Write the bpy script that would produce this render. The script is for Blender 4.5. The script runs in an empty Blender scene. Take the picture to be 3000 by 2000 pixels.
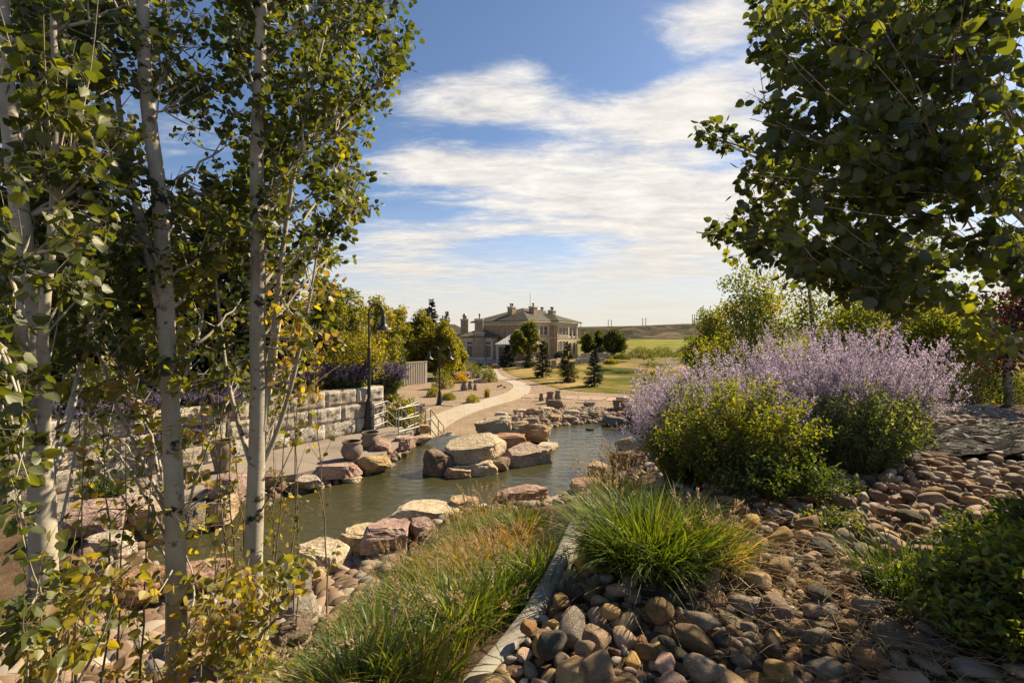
import bpy, math, random
import numpy as np
from mathutils import Vector, Matrix, noise as mnoise
from mathutils.geometry import delaunay_2d_cdt

# ------------------------------------------------------------------ camera, sky, sun, exposure
H = 5.2            # eye height above the gravel court (z = 0)
F = 1417.0         # focal length in pixels of the 3000 px wide photograph
HY = 985.0         # row of the horizon
SUN_AZ, SUN_EL = math.radians(54), math.radians(37)   # azimuth clockwise from +Y

scene = bpy.context.scene
COL = scene.collection
cam_d = bpy.data.cameras.new('camera')
cam_d.sensor_width = 36.0
cam_d.lens = 36.0 * F / 3000.0
cam_d.shift_y = (HY - 1000.0) / 3000.0
cam_d.clip_start, cam_d.clip_end = 0.05, 9000
cam = bpy.data.objects.new('camera', cam_d)
cam.location = (0, 0, H)
cam.rotation_euler = (math.radians(90), 0, 0)
COL.objects.link(cam)
scene.camera = cam

def nd(nt, t, **kw):
    n = nt.nodes.new(t)
    for k, v in kw.items():
        if k in n.inputs.keys() and not hasattr(type(n), k):
            n.inputs[k].default_value = v
        else:
            setattr(n, k, v)
    return n

def mth(nt, op, a, b=None, c=None, clamp=False):
    n = nt.nodes.new('ShaderNodeMath'); n.operation = op; n.use_clamp = clamp
    for i, v in enumerate((a, b, c)):
        if v is None: continue
        if isinstance(v, (int, float)): n.inputs[i].default_value = v
        else: nt.links.new(v, n.inputs[i])
    return n.outputs[0]

def build_world():
    w = bpy.data.worlds.new('World'); scene.world = w; w.use_nodes = True
    nt = w.node_tree; nt.nodes.clear(); L = nt.links.new
    sky = nt.nodes.new('ShaderNodeTexSky'); sky.sky_type = 'NISHITA'; sky.sun_disc = False
    sky.sun_elevation = SUN_EL; sky.sun_rotation = SUN_AZ
    sky.altitude = 1600; sky.air_density = 1.0; sky.dust_density = 1.2; sky.ozone_density = 2.0
    tc = nt.nodes.new('ShaderNodeTexCoord')
    sx = nt.nodes.new('ShaderNodeSeparateXYZ'); L(tc.outputs['Generated'], sx.inputs[0])
    X, Y, Z = sx.outputs
    az = mth(nt, 'ARCTAN2', X, Y)
    hyp = mth(nt, 'SQRT', mth(nt, 'ADD', mth(nt, 'MULTIPLY', X, X), mth(nt, 'MULTIPLY', Y, Y)))
    el = mth(nt, 'ARCTAN2', Z, hyp)
    # cloud layer seen on a high flat sheet
    zz = mth(nt, 'ADD', mth(nt, 'MAXIMUM', Z, 0.0), 0.10)
    cx = nt.nodes.new('ShaderNodeCombineXYZ')
    L(mth(nt, 'DIVIDE', X, zz), cx.inputs[0]); L(mth(nt, 'DIVIDE', Y, zz), cx.inputs[1])
    mp = nt.nodes.new('ShaderNodeMapping'); mp.inputs['Rotation'].default_value = (0, 0, math.radians(24))
    mp.inputs['Scale'].default_value = (0.62, 1.3, 1); mp.inputs['Location'].default_value = (3.1, 1.7, 0)
    L(cx.outputs[0], mp.inputs[0])
    n1 = nt.nodes.new('ShaderNodeTexNoise'); n1.inputs['Scale'].default_value = 1.25
    n1.inputs['Detail'].default_value = 11; n1.inputs['Roughness'].default_value = 0.64; n1.inputs['Distortion'].default_value = 0.2
    L(mp.outputs[0], n1.inputs['Vector'])
    n2 = nt.nodes.new('ShaderNodeTexNoise'); n2.inputs['Scale'].default_value = 5.5
    n2.inputs['Detail'].default_value = 9; n2.inputs['Roughness'].default_value = 0.68; n2.inputs['Distortion'].default_value = .3
    L(mp.outputs[0], n2.inputs['Vector'])
    fb = mth(nt, 'ADD', mth(nt, 'MULTIPLY', n1.outputs['Fac'], 0.62), mth(nt, 'MULTIPLY', n2.outputs['Fac'], 0.38))
    # where the banks of cloud stand over the place (azimuth, elevation)
    blobs = [(1450, 255, 250, 85, .20), (1330, 330, 200, 40, .10), (1930, 340, 260, 90, .24), (1250, 475, 220, 45, .20),
             (1560, 545, 330, 75, .18), (1260, 690, 280, 42, .20), (2000, 620, 420, 190, .22), (2080, 70, 170, 70, .17),
             (1470, 725, 190, 26, -.22), (1430, 395, 190, 28, -.20), (1180, 628, 170, 20, -.16), (1790, 195, 190, 85, -.26), (2080, 175, 130, 30, -.12),
             (1100, 110, 380, 130, -.18), (1050, 420, 160, 40, -.12), (1330, 560, 260, 16, -.10), (1750, 700, 330, 18, -.08), (1550, 60, 300, 70, -.16), (900, 500, 200, 400, -.14), (1180, 770, 160, 40, .12)]
    bias = mth(nt, 'MULTIPLY_ADD', el, -0.18, 0.10)
    for (px, py, rx, ry, wt) in blobs:
        u, v = (px - 1500) / F, (HY - py) / F
        a0, e0 = math.atan(u), math.atan2(v, math.hypot(1, u))
        ra = rx / F * math.cos(a0) ** 2; re = ry / F * math.cos(a0)
        da = mth(nt, 'MULTIPLY', mth(nt, 'SUBTRACT', az, a0), 1 / ra)
        de = mth(nt, 'MULTIPLY', mth(nt, 'SUBTRACT', el, e0), 1 / re)
        r2 = mth(nt, 'ADD', mth(nt, 'MULTIPLY', da, da), mth(nt, 'MULTIPLY', de, de))
        g = mth(nt, 'POWER', 2.718, mth(nt, 'MULTIPLY', r2, -1.0))
        bias = mth(nt, 'MULTIPLY_ADD', g, wt, bias)
    dens = mth(nt, 'ADD', fb, bias)
    mr = nt.nodes.new('ShaderNodeMapRange'); mr.interpolation_type = 'SMOOTHSTEP'
    mr.inputs['From Min'].default_value = 0.49; mr.inputs['From Max'].default_value = 0.76
    L(dens, mr.inputs['Value'])
    # thick milky air low on the horizon
    hz = nt.nodes.new('ShaderNodeMapRange'); hz.interpolation_type = 'SMOOTHSTEP'
    hz.inputs['From Min'].default_value = 0.30; hz.inputs['From Max'].default_value = -0.02
    hz.inputs['To Max'].default_value = 0.92
    L(el, hz.inputs['Value'])
    mask = mth(nt, 'SUBTRACT', 1.0, mth(nt, 'MULTIPLY', mth(nt, 'SUBTRACT', 1.0, mr.outputs[0]), mth(nt, 'SUBTRACT', 1.0, hz.outputs[0])))
    skyc = nt.nodes.new('ShaderNodeMix'); skyc.data_type = 'RGBA'; skyc.blend_type = 'MULTIPLY'; skyc.inputs['Factor'].default_value = 1
    L(sky.outputs[0], skyc.inputs['A']); skyc.inputs['B'].default_value = (.66, .68, .70, 1)
    # cloud body: brighter toward its thin lit rims, a touch greyer where thick
    cr = nt.nodes.new('ShaderNodeValToRGB')
    cr.color_ramp.elements[0].position = 0.25; cr.color_ramp.elements[0].color = (.58, .56, .55, 1)
    cr.color_ramp.elements[1].position = 0.75; cr.color_ramp.elements[1].color = (1.02, .965, .89, 1)
    L(n2.outputs['Fac'], cr.inputs[0])
    cm = nt.nodes.new('ShaderNodeMix'); cm.data_type = 'RGBA'; cm.inputs['B'].default_value = (.74, .68, .58, 1)
    L(hz.outputs[0], cm.inputs['Factor']); L(cr.outputs[0], cm.inputs['A'])
    cs = nt.nodes.new('ShaderNodeMix'); cs.data_type = 'RGBA'; cs.blend_type = 'MULTIPLY'; cs.inputs['Factor'].default_value = 1
    cs.inputs['B'].default_value = (5.7, 5.7, 5.7, 1); L(cm.outputs['Result'], cs.inputs['A'])
    mx = nt.nodes.new('ShaderNodeMix'); mx.data_type = 'RGBA'
    L(mask, mx.inputs['Factor']); L(skyc.outputs['Result'], mx.inputs['A']); L(cs.outputs['Result'], mx.inputs['B'])
    bg = nt.nodes.new('ShaderNodeBackground'); bg.inputs['Strength'].default_value = 0.085
    L(mx.outputs['Result'], bg.inputs['Color'])
    out = nt.nodes.new('ShaderNodeOutputWorld'); L(bg.outputs[0], out.inputs['Surface'])
build_world()

sun_d = bpy.data.lights.new('sun', 'SUN'); sun_d.energy = 5.0; sun_d.angle = math.radians(0.53); sun_d.color = (1.0, 0.82, 0.56)
sun = bpy.data.objects.new('sun', sun_d); COL.objects.link(sun)
sdir = Vector((math.sin(SUN_AZ) * math.cos(SUN_EL), math.cos(SUN_AZ) * math.cos(SUN_EL), math.sin(SUN_EL)))
sun.rotation_euler = sdir.to_track_quat('Z', 'Y').to_euler(); sun.location = (30, 20, 40)

vs = scene.view_settings
vs.view_transform = 'Standard'; vs.look = 'None'; vs.exposure = 1.2; vs.gamma = 1.0
cy = scene.cycles
cy.max_bounces = 8; cy.diffuse_bounces = 5; cy.glossy_bounces = 3; cy.transmission_bounces = 3; cy.transparent_max_bounces = 4
cy.caustics_reflective = False; cy.caustics_refractive = False
cy.use_denoising = True

# ------------------------------------------------------------------ helpers
R = np.random.default_rng(7)
random.seed(7)
def W(px, py, d):                       # the point that stands d metres ahead behind a pixel of the survey photo
    return np.array([(px - 1500) / F * d, d, H - (py - HY) / F * d])
def G(px, py, z):                       # the same, on the level z
    return W(px, py, (H - z) * F / (py - HY))
def unit(v):
    return v / np.maximum(np.linalg.norm(v, axis=-1, keepdims=True), 1e-9)
def smooth(a, b, x):
    t = np.clip((x - a) / (b - a), 0, 1); return t * t * (3 - 2 * t)

class Acc:
    def __init__(s): s.V = []; s.Fs = []; s.T = []; s.n = 0
    def add(s, V, Fc, tint=0.5):
        V = np.asarray(V, float).reshape(-1, 3)
        s.V.append(V); s.Fs.append(np.asarray(Fc, int) + s.n)
        s.T.append(np.broadcast_to(np.asarray(tint, float), (len(V),)))
        s.n += len(V); return s

def mesh_of(acc, name, mat, smoothed=True):
    V = np.concatenate(acc.V); T = np.concatenate(acc.T)
    me = bpy.data.meshes.new(name)
    loops = np.concatenate([f.ravel() for f in acc.Fs])
    tot = np.concatenate([np.full(len(f), f.shape[1]) for f in acc.Fs])
    start = np.concatenate([[0], np.cumsum(tot)[:-1]])
    me.vertices.add(len(V)); me.vertices.foreach_set('co', V.astype(np.float32).ravel())
    me.loops.add(len(loops)); me.loops.foreach_set('vertex_index', loops.astype(np.int32))
    me.polygons.add(len(tot)); me.polygons.foreach_set('loop_start', start.astype(np.int32))
    me.polygons.foreach_set('use_smooth', np.full(len(tot), smoothed))
    me.update(calc_edges=True)
    at = me.attributes.new('tint', 'FLOAT', 'POINT'); at.data.foreach_set('value', T.astype(np.float32))
    me.materials.append(mat)
    return me

def link(name, data, parent=None, loc=None, rot=None):
    o = bpy.data.objects.new(name, data); COL.objects.link(o)
    if parent is not None: o.parent = parent
    if loc is not None: o.location = loc
    if rot is not None: o.rotation_euler = rot
    return o
def build(name, acc, mat, parent=None, smoothed=True, loc=None, stuff=False):
    o = link(name, mesh_of(acc, name, mat, smoothed), parent, loc)
    if stuff: o['kind'] = 'stuff'
    return o
def tag(o, label=None, cat=None, group=None, kind=None):
    if label: o['label'] = label
    if cat: o['category'] = cat
    if group: o['group'] = group
    if kind: o['kind'] = kind
    return o
def thing(name, label, cat, loc=(0, 0, 0), rz=0, group=None):
    o = link(name, None, None, tuple(loc), (0, 0, rz)); o.empty_display_size = .1
    return tag(o, label, cat, group)

def box(acc, x0, x1, y0, y1, z0, z1, tint=.5):
    V = [(x, y, z) for z in (z0, z1) for y in (y0, y1) for x in (x0, x1)]
    return acc.add(V, [(0, 2, 3, 1), (4, 5, 7, 6), (0, 1, 5, 4), (2, 6, 7, 3), (0, 4, 6, 2), (1, 3, 7, 5)], tint)
def prism(acc, pts, z0, z1, tint=.5):
    n = len(pts); V = [(p[0], p[1], z0) for p in pts] + [(p[0], p[1], z1) for p in pts]
    acc.add(V, [(i, (i + 1) % n, n + (i + 1) % n, n + i) for i in range(n)], tint)
    acc.add([(p[0], p[1], z1) for p in pts], [tuple(range(n))], tint)
    acc.add([(p[0], p[1], z0) for p in pts], [tuple(range(n))[::-1]], tint); return acc

def tubes(acc, P, Rd, sides=4, tint=.5):
    """P (N,k,3) centre lines, Rd (N,k) radii: all swept at once."""
    P = np.asarray(P, float); Rd = np.asarray(Rd, float)
    if P.ndim == 2: P = P[None]; Rd = Rd[None]
    N, k, _ = P.shape
    T = unit(np.gradient(P, axis=1))
    ref = np.where(np.abs(T[..., 2:3]) > .8, np.array([1., .13, 0]), np.array([.05, .1, 1.]))
    A = unit(np.cross(T, ref)); B = np.cross(T, A)
    an = np.arange(sides) * 2 * np.pi / sides
    V = P[:, :, None] + Rd[:, :, None, None] * (np.cos(an)[:, None] * A[:, :, None] + np.sin(an)[:, None] * B[:, :, None])
    idx = np.arange(N * k * sides).reshape(N, k, sides)
    a = idx[:, :-1]; b = idx[:, 1:]
    Fc = np.stack([a, np.roll(a, -1, 2), np.roll(b, -1, 2), b], -1).reshape(-1, 4)
    t = np.asarray(tint, float)
    if t.ndim == 1: t = np.repeat(t, k * sides)
    return acc.add(V, Fc, t)

def lathe(acc, prof, seg=24, center=(0, 0, 0), tint=.5):
    prof = np.array(prof, float); an = np.arange(seg) * 2 * np.pi / seg
    V = np.stack([prof[:, None, 0] * np.cos(an), prof[:, None, 0] * np.sin(an), np.repeat(prof[:, 1:2], seg, 1)], -1) + np.array(center)
    idx = np.arange(len(prof) * seg).reshape(-1, seg)
    Fc = np.stack([idx[:-1], np.roll(idx[:-1], -1, 1), np.roll(idx[1:], -1, 1), idx[1:]], -1).reshape(-1, 4)
    return acc.add(V, Fc, tint)

LEAF_ROUND = (np.array([(0, 0, 0), (.40, .10, .02), (.50, .42, .045), (.30, .80, .02), (0, 1.06, -.07), (-.30, .80, .02), (-.50, .42, .045), (-.40, .10, .02)]), [(0, 1, 2, 3, 4), (0, 4, 5, 6, 7)])
LEAF_POINT = (np.array([(0, 0, 0), (.20, .25, .05), (.24, .50, .06), (.12, .80, .03), (0, 1.0, -.08), (-.12, .80, .03), (-.24, .50, .06), (-.20, .25, .05)]), [(0, 1, 2, 3, 4), (0, 4, 5, 6, 7)])
LEAF_QUAD = (np.array([(0, 0, 0), (.42, .5, .08), (0, 1, 0), (-.42, .5, .08)]), [(0, 1, 2, 3)])
LEAF_NEEDLE = (np.array([(-.10, 0, 0), (.10, 0, 0), (.05, 1, -.04), (-.05, 1, -.04)]), [(0, 1, 2, 3)])
def leaves(acc, pos, d, nrm, size, tmpl, tint):
    pos = np.asarray(pos, float); N = len(pos)
    y = unit(d); x = unit(np.cross(y, nrm)); z = np.cross(x, y)
    V0, F0 = tmpl
    s = np.broadcast_to(np.asarray(size, float), (N,))[:, None, None]
    V = pos[:, None] + s * (V0[None, :, :1] * x[:, None] + V0[None, :, 1:2] * y[:, None] + V0[None, :, 2:] * z[:, None])
    m = len(V0); F0 = np.array(F0)
    Fc = (np.arange(N) * m)[:, None, None] + F0[None]
    t = np.broadcast_to(np.asarray(tint, float), (N,))
    return acc.add(V, Fc.reshape(-1, F0.shape[1]), np.repeat(t, m))
def rdir(n, rng=None):
    return unit((rng or R).normal(size=(n, 3)))
def inpoly(P, poly):
    poly = np.asarray(poly, float); x, y = P[:, 0], P[:, 1]; c = np.zeros(len(P), bool); j = len(poly) - 1
    for i in range(len(poly)):
        xi, yi = poly[i]; xj, yj = poly[j]
        c ^= ((yi > y) != (yj > y)) & (x < (xj - xi) * (y - yi) / (yj - yi + 1e-12) + xi); j = i
    return c
def polydist(P, poly, closed=True):
    poly = np.asarray(poly, float); d = np.full(len(P), 1e9)
    n = len(poly)
    for i in range(n if closed else n - 1):
        a, b = poly[i], poly[(i + 1) % n]; ab = b - a
        t = np.clip(((P - a) @ ab) / (ab @ ab), 0, 1)
        d = np.minimum(d, np.linalg.norm(P - (a + t[:, None] * ab), axis=1))
    return d
def chaikin(p, n=2, closed=True):
    p = np.asarray(p, float)
    for _ in range(n):
        q = np.roll(p, -1, 0) if closed else p[1:]
        a = p if closed else p[:-1]
        m = np.stack([.75 * a + .25 * q, .25 * a + .75 * q], 1).reshape(-1, p.shape[1])
        p = m if closed else np.concatenate([p[:1], m, p[-1:]])
    return p
def resample(p, n):
    p = np.asarray(p, float); s = np.concatenate([[0], np.cumsum(np.linalg.norm(np.diff(p, axis=0), axis=1))])
    t = np.linspace(0, s[-1], n); return np.stack([np.interp(t, s, p[:, i]) for i in range(p.shape[1])], 1)

# ------------------------------------------------------------------ materials
MATS = {}
def mat_base(name):
    m = bpy.data.materials.new(name); m.use_nodes = True; nt = m.node_tree; nt.nodes.clear()
    out = nt.nodes.new('ShaderNodeOutputMaterial'); MATS[name] = m
    return m, nt, out
def ramp(nt, cols, fac):
    r = nt.nodes.new('ShaderNodeValToRGB'); e = r.color_ramp.elements
    while len(e) < len(cols): e.new(.5)
    for i, (p, c) in enumerate(cols): e[i].position = p; e[i].color = (*c, 1)
    nt.links.new(fac, r.inputs[0]); return r.outputs[0]
def leaf_mat(name, cols, trans=.5, gloss=.03, tm=(2.0, 1.8, .5)):
    m, nt, out = mat_base(name); L = nt.links.new
    a = nt.nodes.new('ShaderNodeAttribute'); a.attribute_name = 'tint'
    c = ramp(nt, cols, a.outputs['Fac'])
    df = nt.nodes.new('ShaderNodeBsdfDiffuse'); L(c, df.inputs[0])
    tr = nt.nodes.new('ShaderNodeBsdfTranslucent')
    g = nt.nodes.new('ShaderNodeMix'); g.data_type = 'RGBA'; g.blend_type = 'MULTIPLY'; g.inputs['Factor'].default_value = 1
    L(c, g.inputs['A']); g.inputs['B'].default_value = (*tm, 1); L(g.outputs['Result'], tr.inputs[0])
    mx = nt.nodes.new('ShaderNodeMixShader'); mx.inputs[0].default_value = trans; L(df.outputs[0], mx.inputs[1]); L(tr.outputs[0], mx.inputs[2])
    gl = nt.nodes.new('ShaderNodeBsdfGlossy'); gl.inputs['Roughness'].default_value = .5; gl.inputs['Color'].default_value = (1, 1, 1, 1)
    m2 = nt.nodes.new('ShaderNodeMixShader'); m2.inputs[0].default_value = gloss * .5; L(mx.outputs[0], m2.inputs[1]); L(gl.outputs[0], m2.inputs[2])
    L(m2.outputs[0], out.inputs[0]); return m
def surf(name, cols, scale=6, detail=6, rough=.85, bump=.3, bscale=None, bdist=.02, spec=.05, metal=0, rnd=0, distort=.4, voro=None, coord='Object', tintmix=0, speck=0):
    """noise coloured surface with fine relief; rnd: per object brightness/hue shift"""
    m, nt, out = mat_base(name); L = nt.links.new
    p = nt.nodes.new('ShaderNodeBsdfPrincipled'); p.inputs['Roughness'].default_value = rough
    p.inputs['Specular IOR Level'].default_value = spec; p.inputs['Metallic'].default_value = metal
    tc = nt.nodes.new('ShaderNodeTexCoord'); vec = tc.outputs[coord]
    oi = nt.nodes.new('ShaderNodeObjectInfo')
    if rnd:
        ad = nt.nodes.new('ShaderNodeVectorMath'); ad.operation = 'ADD'; L(vec, ad.inputs[0])
        cb = nt.nodes.new('ShaderNodeCombineXYZ'); L(mth(nt, 'MULTIPLY', oi.outputs['Random'], 37.), cb.inputs[0]); L(mth(nt, 'MULTIPLY', oi.outputs['Random'], 91.), cb.inputs[2])
        L(cb.outputs[0], ad.inputs[1]); vec = ad.outputs[0]
    n = nt.nodes.new('ShaderNodeTexNoise'); n.inputs['Scale'].default_value = scale; n.inputs['Detail'].default_value = detail
    n.inputs['Roughness'].default_value = .62; n.inputs['Distortion'].default_value = distort; L(vec, n.inputs['Vector'])
    fac = n.outputs['Fac']
    if tintmix:
        a = nt.nodes.new('ShaderNodeAttribute'); a.attribute_name = 'tint'
        fac = mth(nt, 'ADD', mth(nt, 'MULTIPLY', fac, 1 - tintmix), mth(nt, 'MULTIPLY', a.outputs['Fac'], tintmix))
    c = ramp(nt, cols, fac)
    if voro:
        v = nt.nodes.new('ShaderNodeTexVoronoi'); v.inputs['Scale'].default_value = voro; L(vec, v.inputs['Vector'])
        hs = nt.nodes.new('ShaderNodeSeparateColor'); L(v.outputs['Color'], hs.inputs[0])
        mu = nt.nodes.new('ShaderNodeMix'); mu.data_type = 'RGBA'; mu.blend_type = 'MULTIPLY'; mu.inputs['Factor'].default_value = 1
        g = ramp(nt, [(0, (.55, .55, .56)), (.5, (1, .98, .95)), (1, (1.35, 1.28, 1.2))], hs.outputs[0]); L(c, mu.inputs['A']); L(g, mu.inputs['B']); c = mu.outputs['Result']
    if speck:
        sp_ = nt.nodes.new('ShaderNodeTexNoise'); sp_.inputs['Scale'].default_value = speck; sp_.inputs['Detail'].default_value = 5; sp_.inputs['Roughness'].default_value = .8; L(vec, sp_.inputs['Vector'])
        mu2 = nt.nodes.new('ShaderNodeMix'); mu2.data_type = 'RGBA'; mu2.blend_type = 'MULTIPLY'; mu2.inputs['Factor'].default_value = 1
        L(c, mu2.inputs['A']); L(ramp(nt, [(.36, (.55, .53, .50)), (.5, (1, 1, 1)), (.64, (1.45, 1.38, 1.28))], sp_.outputs['Fac']), mu2.inputs['B']); c = mu2.outputs['Result']
    if rnd:
        hv = nt.nodes.new('ShaderNodeHueSaturation'); L(c, hv.inputs['Color'])
        L(mth(nt, 'MULTIPLY_ADD', oi.outputs['Random'], rnd, 1 - rnd * .55), hv.inputs['Value'])
        r2 = mth(nt, 'FRACT', mth(nt, 'MULTIPLY', oi.outputs['Random'], 7.3))
        L(mth(nt, 'MULTIPLY_ADD', r2, .018, .493), hv.inputs['Hue'])
        L(mth(nt, 'MULTIPLY_ADD', r2, .5, .7), hv.inputs['Saturation']); c = hv.outputs[0]
    L(c, p.inputs['Base Color'])
    if bump:
        b = nt.nodes.new('ShaderNodeTexNoise'); b.inputs['Scale'].default_value = bscale or scale * 5; b.inputs['Detail'].default_value = 8; b.inputs['Roughness'].default_value = .7
        L(vec, b.inputs['Vector']); bp = nt.nodes.new('ShaderNodeBump'); bp.inputs['Strength'].default_value = bump; bp.inputs['Distance'].default_value = bdist
        hgt = b.outputs['Fac']
        if voro: hgt = mth(nt, 'ADD', hgt, mth(nt, 'MULTIPLY', v.outputs['Distance'], -1.5))
        L(hgt, bp.inputs['Height']); L(bp.outputs[0], p.inputs['Normal'])
    L(p.outputs[0], out.inputs[0]); return m

M = {}
M['aspen'] = leaf_mat('aspen_leaf', [(0, (.026, .042, .010)), (.35, (.066, .088, .016)), (.6, (.135, .150, .020)), (.78, (.32, .28, .030)), (.9, (.24, .165, .06)), (1, (.24, .165, .095))], .55, .07)
M['cotton'] = leaf_mat('cottonwood_leaf', [(0, (.028, .044, .010)), (.5, (.060, .080, .014)), (.85, (.11, .135, .018)), (1, (.20, .21, .02))], .58, .08)
M['green'] = leaf_mat('green_leaf', [(0, (.024, .036, .008)), (.4, (.066, .086, .012)), (.75, (.150, .155, .018)), (1, (.28, .23, .025))], .55, .05)
M['yellow'] = leaf_mat('yellow_leaf', [(0, (.060, .075, .010)), (.4, (.15, .155, .016)), (.75, (.30, .25, .02)), (1, (.36, .17, .02))], .55, .04)
M['rose'] = leaf_mat('rose_leaf', [(0, (.026, .048, .008)), (.5, (.075, .110, .012)), (.85, (.17, .20, .016)), (1, (.28, .17, .03))], .5, .07)
M['grass'] = leaf_mat('grass_blade', [(0, (.026, .056, .010)), (.45, (.075, .120, .014)), (.7, (.19, .20, .022)), (.85, (.30, .20, .07)), (1, (.36, .22, .12))], .45, .05)
M['straw'] = leaf_mat('straw', [(0, (.20, .14, .07)), (.6, (.38, .29, .17)), (1, (.48, .39, .25))], .35, .03, (1.25, 1.15, .9))
M['needle'] = leaf_mat('needle', [(0, (.018, .028, .012)), (.5, (.045, .062, .026)), (.8, (.085, .095, .035)), (1, (.13, .11, .04))], .2, .04)
M['blue_needle'] = leaf_mat('blue_needle', [(0, (.022, .032, .026)), (.6, (.060, .078, .064)), (1, (.12, .14, .12))], .15, .04)
M['sage_leaf'] = leaf_mat('sage_leaf', [(0, (.05, .075, .03)), (.6, (.12, .16, .06)), (1, (.22, .25, .14))], .45, .04)
M['sage_flower'] = leaf_mat('sage_flower', [(0, (.32, .26, .42)), (.5, (.54, .47, .58)), (1, (.76, .68, .73))], .35, .02, (1.15, 1.05, 1.15))
M['lav_flower'] = leaf_mat('lavender_flower', [(0, (.085, .066, .14)), (.5, (.155, .125, .22)), (1, (.28, .23, .34))], .3, .02, (1.1, 1.0, 1.1))
M['maroon'] = leaf_mat('maroon_leaf', [(0, (.035, .012, .012)), (1, (.10, .035, .03))], .3, .05, (1.3, 1.0, .8))
def bark_mat():
    m, nt, out = mat_base('aspen_bark'); L = nt.links.new
    p = nt.nodes.new('ShaderNodeBsdfPrincipled'); p.inputs['Roughness'].default_value = .8; p.inputs['Specular IOR Level'].default_value = .2
    tc = nt.nodes.new('ShaderNodeTexCoord'); c = None
    def ns(scale, sc, det, cols):
        mp = nt.nodes.new('ShaderNodeMapping'); mp.inputs['Scale'].default_value = sc; L(tc.outputs['Object'], mp.inputs[0])
        n = nt.nodes.new('ShaderNodeTexNoise'); n.inputs['Scale'].default_value = scale; n.inputs['Detail'].default_value = det; n.inputs['Roughness'].default_value = .65; L(mp.outputs[0], n.inputs['Vector'])
        return ramp(nt, cols, n.outputs['Fac']), n.outputs['Fac']
    base, f0 = ns(3, (1, 1, .6), 7, [(.3, (.20, .175, .135)), (.5, (.36, .33, .27)), (.7, (.47, .44, .38))])
    lent, f1 = ns(6, (2, 2, 8), 6, [(.26, (.42, .37, .30)), (.38, (.95, .94, .92)), (1, (1, 1, 1))])
    knot, f2 = ns(5.5, (1.2, 1.2, 1.5), 6, [(.36, (.10, .085, .07)), (.425, (1, 1, 1))])
    for q in (lent, knot):
        mu = nt.nodes.new('ShaderNodeMix'); mu.data_type = 'RGBA'; mu.blend_type = 'MULTIPLY'; mu.inputs['Factor'].default_value = 1; L(base, mu.inputs['A']); L(q, mu.inputs['B']); base = mu.outputs['Result']
    L(base, p.inputs['Base Color']); b = nt.nodes.new('ShaderNodeBump'); b.inputs['Strength'].default_value = .5; b.inputs['Distance'].default_value = .006; L(mth(nt, 'ADD', f1, f2), b.inputs['Height']); L(b.outputs[0], p.inputs['Normal'])
    L(p.outputs[0], out.inputs[0]); return m
M['bark'] = bark_mat()
M['twig'] = surf('twig_bark', [(0, (.10, .075, .05)), (1, (.28, .22, .15))], 20, 3, .85, 0)
M['dark_bark'] = surf('dark_bark', [(0, (.05, .035, .022)), (1, (.14, .10, .07))], 14, 4, .9, .3)
STONES = {'tan': [(0, (.19, .125, .075)), (.5, (.37, .265, .165)), (1, (.50, .385, .255))],
          'cream': [(0, (.30, .235, .155)), (.5, (.46, .375, .26)), (1, (.56, .475, .35))],
          'pink': [(0, (.18, .105, .075)), (.5, (.33, .205, .15)), (1, (.43, .30, .23))],
          'brown': [(0, (.085, .058, .034)), (.5, (.20, .142, .09)), (1, (.30, .225, .15))],
          'grey': [(0, (.09, .078, .062)), (.5, (.20, .175, .145)), (1, (.31, .28, .235))],
          'slate': [(0, (.030, .031, .028)), (.5, (.064, .065, .058)), (1, (.115, .112, .10))]}
for k, c in STONES.items():
    M['cob_' + k] = surf('cobble_' + k, [(max(0, .15 + .5 * p) if p else .2, (q[0] * 1.06, q[1] * .97, q[2] * .82)) for p, q in c], 1.6, 10, .78, .6, 9, .08, spec=.12, rnd=.5, speck=16)
    M['rock_' + k] = surf('boulder_' + k, [(max(0, .2 + .5 * p), q) for p, q in c], 2.6, 12, .9, 1.0, 7, .10, spec=.05, rnd=.25, distort=.8, speck=24)
M['pebble'] = surf('pebbles', [(0, (.10, .065, .045)), (.3, (.20, .14, .095)), (.55, (.30, .22, .155)), (.8, (.20, .185, .165)), (1, (.42, .35, .26))], 2, 3, .8, .3, 60, .006, tintmix=.93)
M['dirt'] = surf('soil', [(.2, (.050, .034, .022)), (.5, (.105, .072, .046)), (.8, (.17, .125, .085))], 3, 10, .95, .9, 14, .06)
M['prairie'] = surf('dry_prairie', [(.25, (.085, .080, .022)), (.5, (.16, .135, .050)), (.75, (.24, .19, .09))], .02, 12, .95, .5, 2, .1)
M['gravel'] = surf('gravel', [(.2, (.22, .165, .115)), (.5, (.31, .24, .17)), (.8, (.39, .31, .23))], .5, 10, .93, .8, 9, .03, voro=26)
M['lawn'] = surf('lawn_grass', [(.36, (.055, .068, .010)), (.46, (.105, .100, .014)), (.54, (.23, .165, .055)), (.66, (.34, .25, .12))], .11, 12, .95, .9, 7, .05, distort=.9)
M['field'] = surf('green_field', [(.38, (.085, .110, .012)), (.5, (.16, .165, .018)), (.62, (.23, .19, .04))], .03, 10, .95, .3, 1, .05)
M['hill'] = surf('sage_hill', [(.42, (.022, .022, .013)), (.50, (.048, .042, .025)), (.57, (.095, .075, .043)), (.68, (.16, .12, .068))], .022, 15, .95, .8, .12, 2.5, distort=1.2)
M['concrete'] = surf('path_concrete', [(.2, (.30, .255, .195)), (.5, (.38, .33, .26)), (.8, (.44, .385, .31))], 1.6, 9, .9, .25, 30, .008, rnd=.08)
M['slab'] = surf('terrace_concrete', [(.2, (.15, .125, .105)), (.5, (.24, .205, .17)), (.8, (.31, .27, .225))], .8, 10, .85, .3, 22, .008)
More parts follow.
